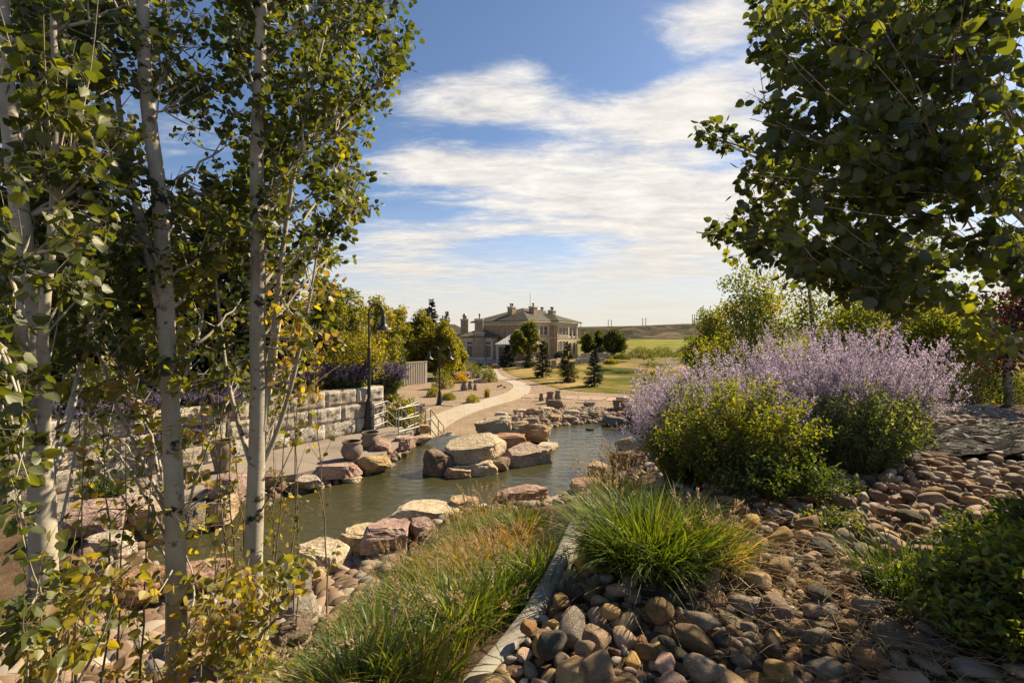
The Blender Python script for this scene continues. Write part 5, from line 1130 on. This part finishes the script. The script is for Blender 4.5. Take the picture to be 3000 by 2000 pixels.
# --- grasses
def seedheads(t, B, L_, lean, th, fs=1.0, tint=(.3, 1)):
    a, b = Acc(), Acc(); n = len(B); s = np.linspace(0, 1, 6); dh = np.stack([np.cos(th), np.sin(th), np.zeros(n)], 1)
    P = B[:, None] + (L_ * lean)[:, None, None] * (s ** 2)[None, :, None] * dh[:, None] + (L_[:, None] * (s - .25 * lean[:, None] * s ** 3))[..., None] * np.array([0, 0, 1.])
    tubes(a, P, (np.linspace(.0022, .0009, 6) * fs)[None] * np.ones((n, 1)), 3, .5)
    k = 26; u = R.uniform(3.6, 5, (n, k)); i0 = np.minimum(u.astype(int), 4); f = (u - i0)[..., None]; ar = np.arange(n)[:, None]
    Q = P[ar, i0] * (1 - f) + P[ar, i0 + 1] * f; m = n * k; Q = Q.reshape(-1, 3)
    leaves(b, Q + rdir(m) * .012 * fs, unit(rdir(m) * .6 + np.repeat(dh, k, 0) * .5 + (0, 0, .6)), rdir(m), .024 * fs * R.uniform(.6, 1.3, m), (LEAF_POINT[0] * np.array([.8, 1, 1]), LEAF_POINT[1]), R.uniform(*tint, m))
    build('stalks', a, M['straw'], t, stuff=True); build('seed_heads', b, M['straw'], t, False, stuff=True)
SLOPE = np.array([(-.95, 1.6), (-.75, 1.6), (-.32, 2.25), (-.03, 2.8), (.18, 3.4), (.36, 4.1), (.45, 4.8), (.4, 5.5), (0, 6.1), (-.7, 6.4), (-1.3, 5.9), (-1.6, 5.1), (-1.5, 4.2), (-1.15, 3.2), (-.95, 2.4)])
P = np.column_stack([R.uniform(-2.3, .9, 4000), R.uniform(1.6, 8.3, 4000)]); P = P[inpoly(P, SLOPE)]
tuf = P[:72]; n = 15000; ti = R.integers(len(tuf), size=n); B = tuf[ti] + R.normal(size=(n, 2)) * .085
B3 = np.column_stack([B, terrain(B[:, 0], B[:, 1]) - .01]); th = np.arctan2(B[:, 1] - tuf[ti][:, 1], B[:, 0] - tuf[ti][:, 0]) + R.normal(size=n) * .6
tt = R.uniform(.25, .72, len(tuf)); hot = np.exp(-((tuf[:, 0] + .35) ** 2 / .25 + (tuf[:, 1] - 4.7) ** 2 / .6)); tt = tt + hot * .45
a = Acc(); blades(a, B3, R.uniform(.18, .42, n), R.uniform(.25, 1.15, n), th, R.uniform(.007, .015, n), tint=np.clip(tt[ti] + R.normal(size=n) * .12, 0, 1))
g = link('slope_grass', None); tag(g, 'long green and rusty grass covering the slope beside the kerb', 'grass', kind='stuff'); build('blades', a, M['grass'], g, False, stuff=True)
m = 150; B = P[200:200 + m] if len(P) > 200 + m else P[:m]; m = len(B); seedheads(g, np.column_stack([B, terrain(B[:, 0], B[:, 1])]), R.uniform(.3, .52, m), R.uniform(.1, .7, m), R.uniform(0, 6.28, m))
def clump(label, x, y, rx, ry, n, L0, tint, heads=60, hl=(.8, 1.2), dry=None):
    t = thing('grass_clump', label, 'grass clump', (x, y, tz(x, y) - .02)); a = Acc()
    r = np.sqrt(R.random(n)); th = R.uniform(0, 6.28, n); B = np.column_stack([np.cos(th) * r * rx, np.sin(th) * r * ry, np.zeros(n)])
    tn = R.uniform(*tint, n)
    if dry: tn = np.clip(tn + dry * smooth(.2, .8, B[:, 0] / rx), 0, 1)
    blades(a, B, L0 * R.uniform(.45, 1.15, n), R.uniform(.08, .55, n) + .4 * r, th + R.normal(size=n) * .9, R.uniform(.006, .013, n), tint=tn, droop=R.uniform(.2, .9, n)); build('blades', a, M['grass'], t, False, stuff=True)
    if heads: k = heads; th = R.uniform(0, 6.28, k); seedheads(t, np.column_stack([np.cos(th) * rx * .6, np.sin(th) * ry * .6, np.zeros(k)]) * R.random((k, 1)), R.uniform(*hl, k), R.uniform(.05, .5, k), th)
    return t
clump('big bright green grass clump rooted in the cobbles by the kerb', .95, 3.4, .36, .32, 3800, .60, (.05, .66), 0)
clump('rusty half dry grass at the side of the big green clump', 1.38, 3.45, .22, .25, 1100, .46, (.55, 1.), 12, (.4, .6))
clump('tall grass with tan seed heads between kerb and pond', 1.0, 4.6, .35, .4, 1300, .5, (.2, .7), 26, (.6, .9))
clump('airy dry grass with drooping seed heads near the right bank', 1.5, 6.8, .4, .6, 500, .5, (.4, .9), 46, (.6, .95))
clump('dry seed head grass on the near shore behind the slope', -.4, 7.7, .7, .3, 400, .25, (.4, .95), 46, (.3, .55))
clump('dry seed head grass near the white flat boulder', -1.6, 6.7, .4, .3, 250, .25, (.4, .95), 26, (.3, .5))
clump('dark long bladed grass leaning out of the leafy shrub over the cobbles', 2.5, 3.1, .26, .2, 320, .48, (.0, .3), 0)
clump('fine dry stalks at the bottom beside the aspens', -1.75, 3.3, .3, .25, 160, .4, (.5, 1.), 26, (.5, .8))
for px, py in [(1760, 1275), (1790, 1285), (1830, 1200)]:
    q = G(px, py, WATER_Z); clump('dark reeds standing in the shallow water by the grey boulder', q[0], q[1], .35, .25, 90, .5, (.1, .5), 0)['group'] = 'reeds in the pond'
# fallen leaves under the aspens
n = 1500; C = np.column_stack([R.uniform(-5, -1.1, n), R.uniform(2.4, 6.8, n)]); C = C[~inpoly(C, POND)]; n = len(C); a = Acc()
leaves(a, np.column_stack([C, terrain(C[:, 0], C[:, 1]) + R.uniform(.01, .06, n)]), rdir(n) * (1, 1, .3), unit(rdir(n) * .4 + (0, 0, 1)), .05 * R.uniform(.6, 1.2, n), LEAF_ROUND, R.uniform(.7, 1., n))
tag(build('leaf_litter', a, M['aspen'], None, False), 'fallen yellow and brown leaves under the aspens', 'leaves', kind='stuff')
# straw litter on the bed
n = 900; C = np.column_stack([R.normal(1.7, .5, n), R.normal(3.3, .55, n)]); C2 = np.column_stack([R.normal(2.1, .35, n // 2), R.normal(2.35, .25, n // 2)]); C = np.concatenate([C, C2]); n = len(C)
a = Acc(); L_ = R.uniform(.08, .28, n); th = R.uniform(0, 6.28, n); B3 = np.column_stack([C, terrain(C[:, 0], C[:, 1]) + R.uniform(.05, .16, n)])
d2 = np.column_stack([np.cos(th), np.sin(th), R.normal(size=n) * .15]); tubes(a, bezN(B3, B3 + d2 * L_[:, None] * .5 + (0, 0, .012), B3 + d2 * L_[:, None], 3), np.full((n, 3), .0016), 3)
tag(build('straw_litter', a, M['straw']), 'dry straw strewn over the cobbles', 'straw', kind='stuff')

# --- trees on the right
for px, top, d, w, mt, tn, lb, zb in [(2200, 770, 17, 290, 'green', (.25, .8), 'bushy green tree right of the pond behind the sage', 1.0), (2080, 880, 21, 130, 'green', (.2, .7), 'smaller feathery tree at the pond side of the bushy one', .5), (2520, 830, 16, 260, 'green', (.35, .85), 'dense green tree behind the tallest sage', 1.6), (2760, 880, 15, 300, 'green', (.3, .8), 'wide leafy tree behind the sage toward the fabric', 2.0), (2450, 930, 19, 260, 'green', (.4, .9), 'low bushy tree under the white aspen stem', .8), (2900, 830, 21, 260, 'green', (.3, .8), 'sunny tree in the gap behind the maroon tree', 1.0), (2650, 760, 24, 320, 'green', (.3, .85), 'tall sunlit tree far behind the sage', .5)]:
    x = (px - 1500) / F * d; h = H + (HY - top) / F * d - zb; r_ = w / 2 / F * d
    broadleaf('bushy_tree', lb, x, d, h, r_, r_ * .9, 170, 90, .12, 'rose', (.45, .9), .04, .07, z=zb, taper=.2, rc=.26 * r_ + .12, tmpl=LEAF_POINT)
def stem_tree(label, pts, r0, n_cl, spread, mt, tn):
    base = np.array(pts[0]); t = thing('aspen', label, 'tree', base - (0, 0, .05)); P = resample(np.array(pts) - base, 9); a, b, lf = Acc(), Acc(), Acc()
    tubes(a, P, r0 * np.linspace(1, .35, 9), 10)
    S = P[R.integers(3, 9, n_cl)]; E = S + np.column_stack([R.normal(size=n_cl) * spread, R.normal(size=n_cl) * spread, R.uniform(.2, 1.2, n_cl) * spread])
    tubes(b, bezN(S, (S + E) / 2 + (0, 0, -.05), E, 5), np.linspace(.016, .005, 5)[None] * np.ones((n_cl, 1)), 4)
    m = n_cl * 40; ci = np.repeat(np.arange(n_cl), 40); leaves(lf, E[ci] + rdir(m) * .3, rdir(m), unit(rdir(m) + (0, 0, .6)), .07 * R.uniform(.7, 1.2, m), LEAF_ROUND, R.uniform(*tn, m))
    build('trunk', a, M['bark'], t); build('branches', b, M['twig'], t, stuff=True); build('crown', lf, M[mt], t, False, stuff=True)
stem_tree('bare pale aspen stem standing among the bushy trees', [W(2385, 1080, 15), W(2382, 950, 15), W(2370, 850, 15), W(2372, 760, 15)], .085, 40, .4, 'green', (.2, .7))
stem_tree('white aspen trunk glimpsed behind the tallest sage', [W(2630, 1100, 13.5), W(2632, 980, 13.5), W(2640, 880, 13.5), W(2650, 740, 13.5)], .11, 60, .5, 'green', (.2, .7))
stem_tree('pale forked trunk of the maroon leaved tree beside the stone bed', [W(2958, 1185, 11.8), W(2950, 1080, 11.8), W(2955, 1000, 11.8), W(2975, 900, 11.8)], .10, 60, .3, 'maroon', (.1, .9))
shrub('mugo_pine', 'low dark mugo pine behind the far cobbles', *W(2830, 1160, 12.2)[:2], 2.2, 1.0, 2600, .10, 'needle', (.2, .9), LEAF_NEEDLE, up=.8)
broadleaf('feathery_shrub', 'thin feathery young tree rising behind the lawn edge', *W(1895, 1100, 27)[:2], 4.4, .55, .5, 40, 34, .085, 'green', (.3, .8), .1, .03)
shrub('shrub', 'bushy willow at the lawn edge behind the sage tips', *W(1880, 1120, 25)[:2], 2.4, 2.4, 2600, .10, 'green', (.15, .65), LEAF_POINT, z=.0)
shrub('shrub', 'second willow mass at the pond end behind the sage', *W(1990, 1100, 22)[:2], 2.8, 2.7, 2600, .10, 'green', (.1, .6), LEAF_POINT, z=.2)

# ------------------------------------------------------------------ the foreground aspens
def leaf_protos(mat, tints, size):
    out = []
    for t_ in tints:
        V = LEAF_ROUND[0].copy() * size; out.append(mesh_of(Acc().add(V, LEAF_ROUND[1], t_), 'leaf', M[mat], False))
    return out
ASP_L = leaf_protos('aspen', [.15, .3, .42, .55, .65, .8, .93], 1.0)
COT_L = leaf_protos('cotton', [.1, .35, .55, .8], 1.0)
def sample_poly(poly, n):
    poly = np.array(poly, float); out = np.zeros((0, 2))
    while len(out) < n:
        p = R.uniform(poly.min(0), poly.max(0), (n * 3, 2)); out = np.concatenate([out, p[inpoly(p, poly)]])
    return out[:n]
def big_tree(name, label, trunk_pts, radii, regions, mat, protos, leaf, extra_stems=(), keep=260, rise=(.35, .9), petiole=.05, limbs=None, bscale=1.0):
    """trunk through surveyed points; each region: polygon of the survey photo, depth range, number of sprays, leaves each, tint range, spray radius"""
    base = np.array(trunk_pts[0], float); t = thing(name, label, 'tree', base)
    P = resample(chaikin(np.array(trunk_pts) - base, 2, False), 26); rr = np.interp(np.linspace(0, 1, 26), np.linspace(0, 1, len(radii)), radii)
    a, b, c, lf = Acc(), Acc(), Acc(), Acc(); tubes(a, P, rr, 16)
    for q, r_ in extra_stems: q = resample(chaikin(np.array(q) - base, 2, False), 14); tubes(a, q, np.linspace(r_[0], r_[1], 14), 10)
    LP = None
    if isinstance(limbs, int):
        wts = np.array([g_[2] for g_ in regions], float); pick = R.choice(len(regions), size=limbs, p=wts / wts.sum()); auto = []
        for g_ in pick: q_ = sample_poly(regions[g_][0], 1)[0]; auto.append((q_[0], q_[1], R.uniform(*regions[g_][1]), R.uniform(.010, .019)))
        limbs = auto
    if limbs:
        LP = [resample(P, 14)] if len(limbs) > 20 else []
        for (px_, py_, d_, r_) in limbs:
            E_ = W(px_, py_, d_) - base; hd_ = np.linalg.norm(E_[:2]); z_ = np.clip(E_[2] - hd_ * (.35 if bscale == 1 and base[0] > 0 else R.uniform(.7, 1.4)), .4, P[-1, 2]); S_ = np.array([np.interp(z_, P[:, 2], P[:, i]) for i in range(3)])
            q = bez(S_, (S_ + E_) / 2 + np.array([0, 0, .12 * hd_]) + R.normal(size=3) * .15, E_, 14); q[1:-1] += R.normal(size=(12, 3)) * .007; tubes(b, q, np.linspace(r_, .005, 14), 8); LP.append(q)
    pos_all, d_all, n_all, s_all, t_all = [], [], [], [], []
    for (poly, dr_, n, per, tn, rc) in regions:
        px = sample_poly(poly, n); d = R.uniform(*dr_, n); C = np.column_stack([(px[:, 0] - 1500) / F * d, d, H - (px[:, 1] - HY) / F * d]) - base
        hd = np.linalg.norm(C[:, :2] - np.stack([np.interp(C[:, 2], P[:, 2], P[:, i]) for i in (0, 1)], 1), axis=1)
        zs = np.clip(C[:, 2] - hd * R.uniform(*rise, n), P[0, 2] + .1, P[-1, 2] * .97)
        S = np.stack([np.interp(zs, P[:, 2], P[:, i]) for i in range(3)], 1); rs = np.interp(zs, P[:, 2], rr)
        if LP is not None:
            for j in range(n):
                best = min(((np.linalg.norm(q - C[j], axis=1) + np.arange(14)[::-1] * .0).min(), k_) for k_, q in enumerate(LP))[1]; i_ = int(np.argmin(np.linalg.norm(LP[best] - C[j], axis=1))); S[j] = LP[best][max(0, i_ - int(R.integers(1, 4)))]
            hd = np.linalg.norm(C - S, axis=1); rs = np.full(n, .03)
        mid = (S + C) / 2 + np.column_stack([R.normal(size=n) * .06 * hd, R.normal(size=n) * .06 * hd, -.10 * hd]); B = bezN(S, mid, C, 7)
        tubes(b, B, (np.minimum(rs * .30, .003 + .008 * hd) * bscale * R.uniform(.7, 1.2, n))[:, None] * np.linspace(1, .16, 7), 5)
        # twigs off each branch carry the leaves
        k = 3; si = np.repeat(np.arange(n), k); u = R.uniform(.6, 1, n * k); i0 = np.minimum((u * 6).astype(int), 5); f = (u * 6 - i0)[:, None]; T0 = B[si, i0] * (1 - f) + B[si, i0 + 1] * f
        T1 = T0 + (rdir(n * k) + (0, 0, .25)) * rc * R.uniform(.6, 1.3, (n * k, 1)); tubes(c, bezN(T0, (T0 + T1) / 2 + rdir(n * k) * .015, T1, 4), np.full((n * k, 1), 1) * np.linspace(.0026, .0012, 4), 3)
        m = n * per; ti = R.integers(0, k, m) + np.repeat(np.arange(n), per) * k; v = R.uniform(.1, 1.05, m)[:, None]; Q = T0[ti] * (1 - v) + T1[ti] * v
        dv = unit(rdir(m) + (0, 0, -.45)); pl = petiole * R.uniform(.5, 1.3, (m, 1)); Lp = Q + dv * pl
        tubes(c, np.stack([Q, Q + dv * pl * .5 + (0, 0, .004), Lp], 1), np.full((m, 3), .0009), 3)
        pos_all.append(Lp); d_all.append(unit(dv + rdir(m) * .5)); n_all.append(unit(rdir(m) + (0, -.25, .45))); s_all.append(leaf * R.uniform(.7, 1.25, m)); t_all.append(np.clip(np.repeat(R.uniform(*tn, n), per) + R.normal(size=m) * .09, 0, 1))
    pos, dd, nn, ss, tt_ = (np.concatenate(x) for x in (pos_all, d_all, n_all, s_all, t_all))
    wpos = pos + base; ok = wpos[:, 1] > 1.15; wpos, pos, dd, nn, ss, tt_ = wpos[ok], pos[ok], dd[ok], nn[ok], ss[ok], tt_[ok]
    u_ = 1500 + F * wpos[:, 0] / wpos[:, 1]; v_ = HY - F * (wpos[:, 2] - H) / wpos[:, 1]; inv = (u_ > 0) & (u_ < 3000) & (v_ > 0) & (v_ < 2000)
    big = np.argsort(-(ss / wpos[:, 1]) * inv)[:keep]; msk = np.ones(len(pos), bool); msk[big] = False
    leaves(lf, pos[msk], dd[msk], nn[msk], ss[msk], LEAF_ROUND, tt_[msk])
    tr = build('trunk', a, M['bark'], t); build('branches', b, M['bark'], t, stuff=True); build('twigs', c, M['twig'], t, stuff=True); cr = build('crown', lf, M[mat], t, False, stuff=True)
    tints = np.array([p.attributes['tint'].data[0].value for p in protos])
    for i in big:
        y = dd[i]; x = unit(np.cross(y, nn[i])); z = np.cross(x, y); o = link('leaf', protos[int(np.argmin(np.abs(tints - tt_[i])))], cr)
        mtx = np.eye(4); mtx[:3, 0], mtx[:3, 1], mtx[:3, 2], mtx[:3, 3] = x * ss[i], y * ss[i], z * ss[i], pos[i]; o.matrix_local = Matrix(mtx.tolist())
    return t
def PT(l, d): return [W(px, py, d if np.isscalar(d) else dd) for (px, py), dd in zip(l, [d] * len(l) if np.isscalar(d) else d)]
big_tree('aspen_tree', 'left aspen with thick pale double trunk and the largest leaves', PT([(128, 2120), (128, 1913), (128, 1530), (110, 1250), (96, 1020), (70, 720), (30, 380), (5, 100), (0, -300)], 3.0), [.085, .07, .056, .048, .04, .03],
         [([(-150, -150), (430, -150), (430, 500), (380, 1000), (-150, 1050)], (3.1, 5.2), 360, 28, (.05, .5), .18), ([(-50, -100), (430, -100), (400, 700), (150, 900), (-50, 900)], (2.3, 2.9), 34, 20, (.2, .55), .13), ([(-100, 850), (120, 1000), (170, 1900), (-100, 2000)], (2.0, 2.9), 32, 20, (.2, .5), .13), ([(60, 1560), (420, 1620), (420, 2050), (0, 2050)], (2.5, 3.4), 22, 15, (.5, 1.), .15)],
         'aspen', ASP_L, .060, [(PT([(118, 1500), (135, 1200), (120, 1000), (135, 850), (160, 640), (165, 300), (150, -100)], [3.0, 2.95, 2.9, 2.9, 2.95, 3.0, 3.1]), (.036, .014))], limbs=30)
big_tree('aspen_tree', 'middle aspen with slender pale leaning trunk', PT([(517, 2100), (517, 1658), (504, 1275), (491, 1020), (478, 765), (470, 574), (440, 383), (421, 191), (415, -250)], 3.7), [.076, .068, .06, .054, .046, .032],
         [([(420, -120), (720, -120), (700, 650), (430, 650)], (3.6, 5.4), 60, 20, (.1, .5), .18), ([(150, 600), (740, 560), (720, 1150), (150, 1150)], (3.5, 5.4), 125, 26, (.15, .62), .18), ([(170, 1150), (700, 1150), (700, 1650), (200, 1650)], (3.4, 4.4), 36, 9, (.35, .95), .16), ([(350, 1620), (800, 1680), (800, 2050), (350, 2050)], (3.0, 3.8), 26, 14, (.45, .95), .15)],
         'aspen', ASP_L, .058, [(PT([(470, 900), (440, 760), (400, 600), (360, 420), (330, 150)], [3.7, 3.75, 3.85, 4.0, 4.2]), (.04, .015))], limbs=24)
big_tree('aspen_tree', 'right aspen with straight pale trunk and crown edge against the sky', PT([(742, 2080), (740, 1658), (750, 1403), (759, 1148), (752, 957), (759, 765), (752, 574), (752, 383), (765, 191), (765, -300)], 4.0), [.078, .072, .064, .058, .052, .044, .03],
         [([(640, -120), (1190, -150), (1190, 110), (1140, 320), (1060, 430), (1080, 600), (1010, 700), (980, 800), (760, 800), (690, 500)], (3.8, 6.2), 330, 28, (.1, .56), .2), ([(760, 760), (1000, 760), (960, 1150), (780, 1250)], (3.6, 4.8), 34, 14, (.4, 1.), .18), ([(640, 1650), (900, 1550), (910, 2030), (640, 2030)], (3.3, 4.0), 30, 14, (.55, .82), .14)],
         'aspen', ASP_L, .058, [(PT([(770, 1260), (800, 1000), (830, 700), (880, 400), (960, 60)], [4.0, 4.05, 4.1, 4.2, 4.3]), (.028, .01)), (PT([(745, 1420), (840, 1200), (905, 900), (935, 700)], [4.0, 4.1, 4.2, 4.3]), (.022, .008)), (PT([(735, 1360), (670, 1150), (640, 900), (620, 700)], [4.0, 4.05, 4.1, 4.15]), (.020, .007))], limbs=30)
# thin suckers springing between the trunks
for i, (px, top, d) in enumerate([(830, 900, 4.3), (870, 1000, 4.4), (905, 820, 4.5), (945, 1050, 4.4), (640, 1000, 4.0), (690, 1080, 4.1), (300, 1050, 3.4), (225, 980, 3.3), (350, 1200, 3.4), (590, 1200, 3.9), (425, 1250, 3.5), (270, 1380, 3.2), (660, 1300, 3.9), (800, 1250, 4.2)]):
    b0 = W(px - 20 + R.normal() * 20, 2000, d); zb = tz(b0[0], b0[1]); b0[2] = zb; e = W(px + R.normal() * 25, top, d + .2)
    t = thing('aspen_sucker', 'thin brown aspen sucker stem with few turning leaves between the trunks', 'sapling', b0, 0, 'aspen suckers between the trunks'); a, lf = Acc(), Acc()
    Pm = bez(np.zeros(3), (e - b0) * .5 + R.normal(size=3) * .12, e - b0, 12); Pm[1:-1] += R.normal(size=(10, 3)) * .012; tubes(a, Pm, np.linspace(.009, .002, 12), 6)
    k = 9; S = Pm[R.integers(3, 12, k)]; E = S + np.column_stack([R.normal(size=(k, 2)) * .16, R.uniform(.15, .5, k)]); tubes(a, bezN(S, (S + E) / 2, E, 4), np.linspace(.0035, .0012, 4)[None] * np.ones((k, 1)), 4)
    m = 46; u = R.random((m, 1)); j = R.integers(k, size=m); leaves(lf, S[j] * (1 - u) + E[j] * u + rdir(m) * .04, unit(rdir(m) + (0, 0, -.4)), unit(rdir(m) + (0, 0, .4)), .045 * R.uniform(.6, 1.2, m), LEAF_ROUND, R.uniform(.3, 1., m))
    build('stem', a, M['twig'], t); build('leaves', lf, M['aspen'], t, False, stuff=True)
# the cottonwood whose boughs reach in from the right
Q = [([(2200, -150), (3010, -150), (3010, 820), (2700, 870), (2380, 830), (2150, 720), (2170, 400), (2230, 150)], (2.1, 4.2), 300, 26, (.15, .85), .19),
     ([(2015, 345), (2060, 340), (2240, 470), (2230, 560), (2120, 470)], (3.6, 3.9), 10, 20, (.1, .4), .11), ([(2005, 655), (2040, 650), (2200, 690), (2180, 740), (2080, 710)], (3.8, 4.1), 8, 18, (.1, .5), .10), ([(2165, -10), (2300, -40), (2320, 90), (2210, 90)], (3.6, 4.0), 9, 20, (.1, .4), .12), ([(2190, 130), (2320, 150), (2300, 260), (2215, 200)], (3.6, 4.0), 9, 18, (.1, .4), .12),
     ([(2750, 830), (2830, 830), (2960, 1010), (2880, 1040)], (3.2, 3.5), 9, 16, (.6, 1.), .10)]
big_tree('cottonwood_tree', 'overhanging cottonwood with dark heart shaped leaves against the sky', [(5.6, 4.6, 3.5), (5.5, 4.6, 5.0), (5.35, 4.6, 6.6), (5.2, 4.6, 8.2), (5.1, 4.6, 10.2)], [.19, .16, .12, .07], Q, 'cotton', COT_L, .060, keep=280, limbs=[(2060, 400, 3.8, .03), (2040, 680, 4.0, .028), (2200, 60, 3.9, .03), (2350, 250, 4.0, .03), (2400, 560, 4.1, .03), (2500, 760, 3.2, .03), (2650, 100, 3.0, .035), (2700, 400, 2.8, .035), (2600, 600, 3.6, .035), (2850, 700, 2.9, .03), (2900, 950, 3.3, .022), (2450, 0, 4.0, .03), (2900, 250, 3.2, .03)])
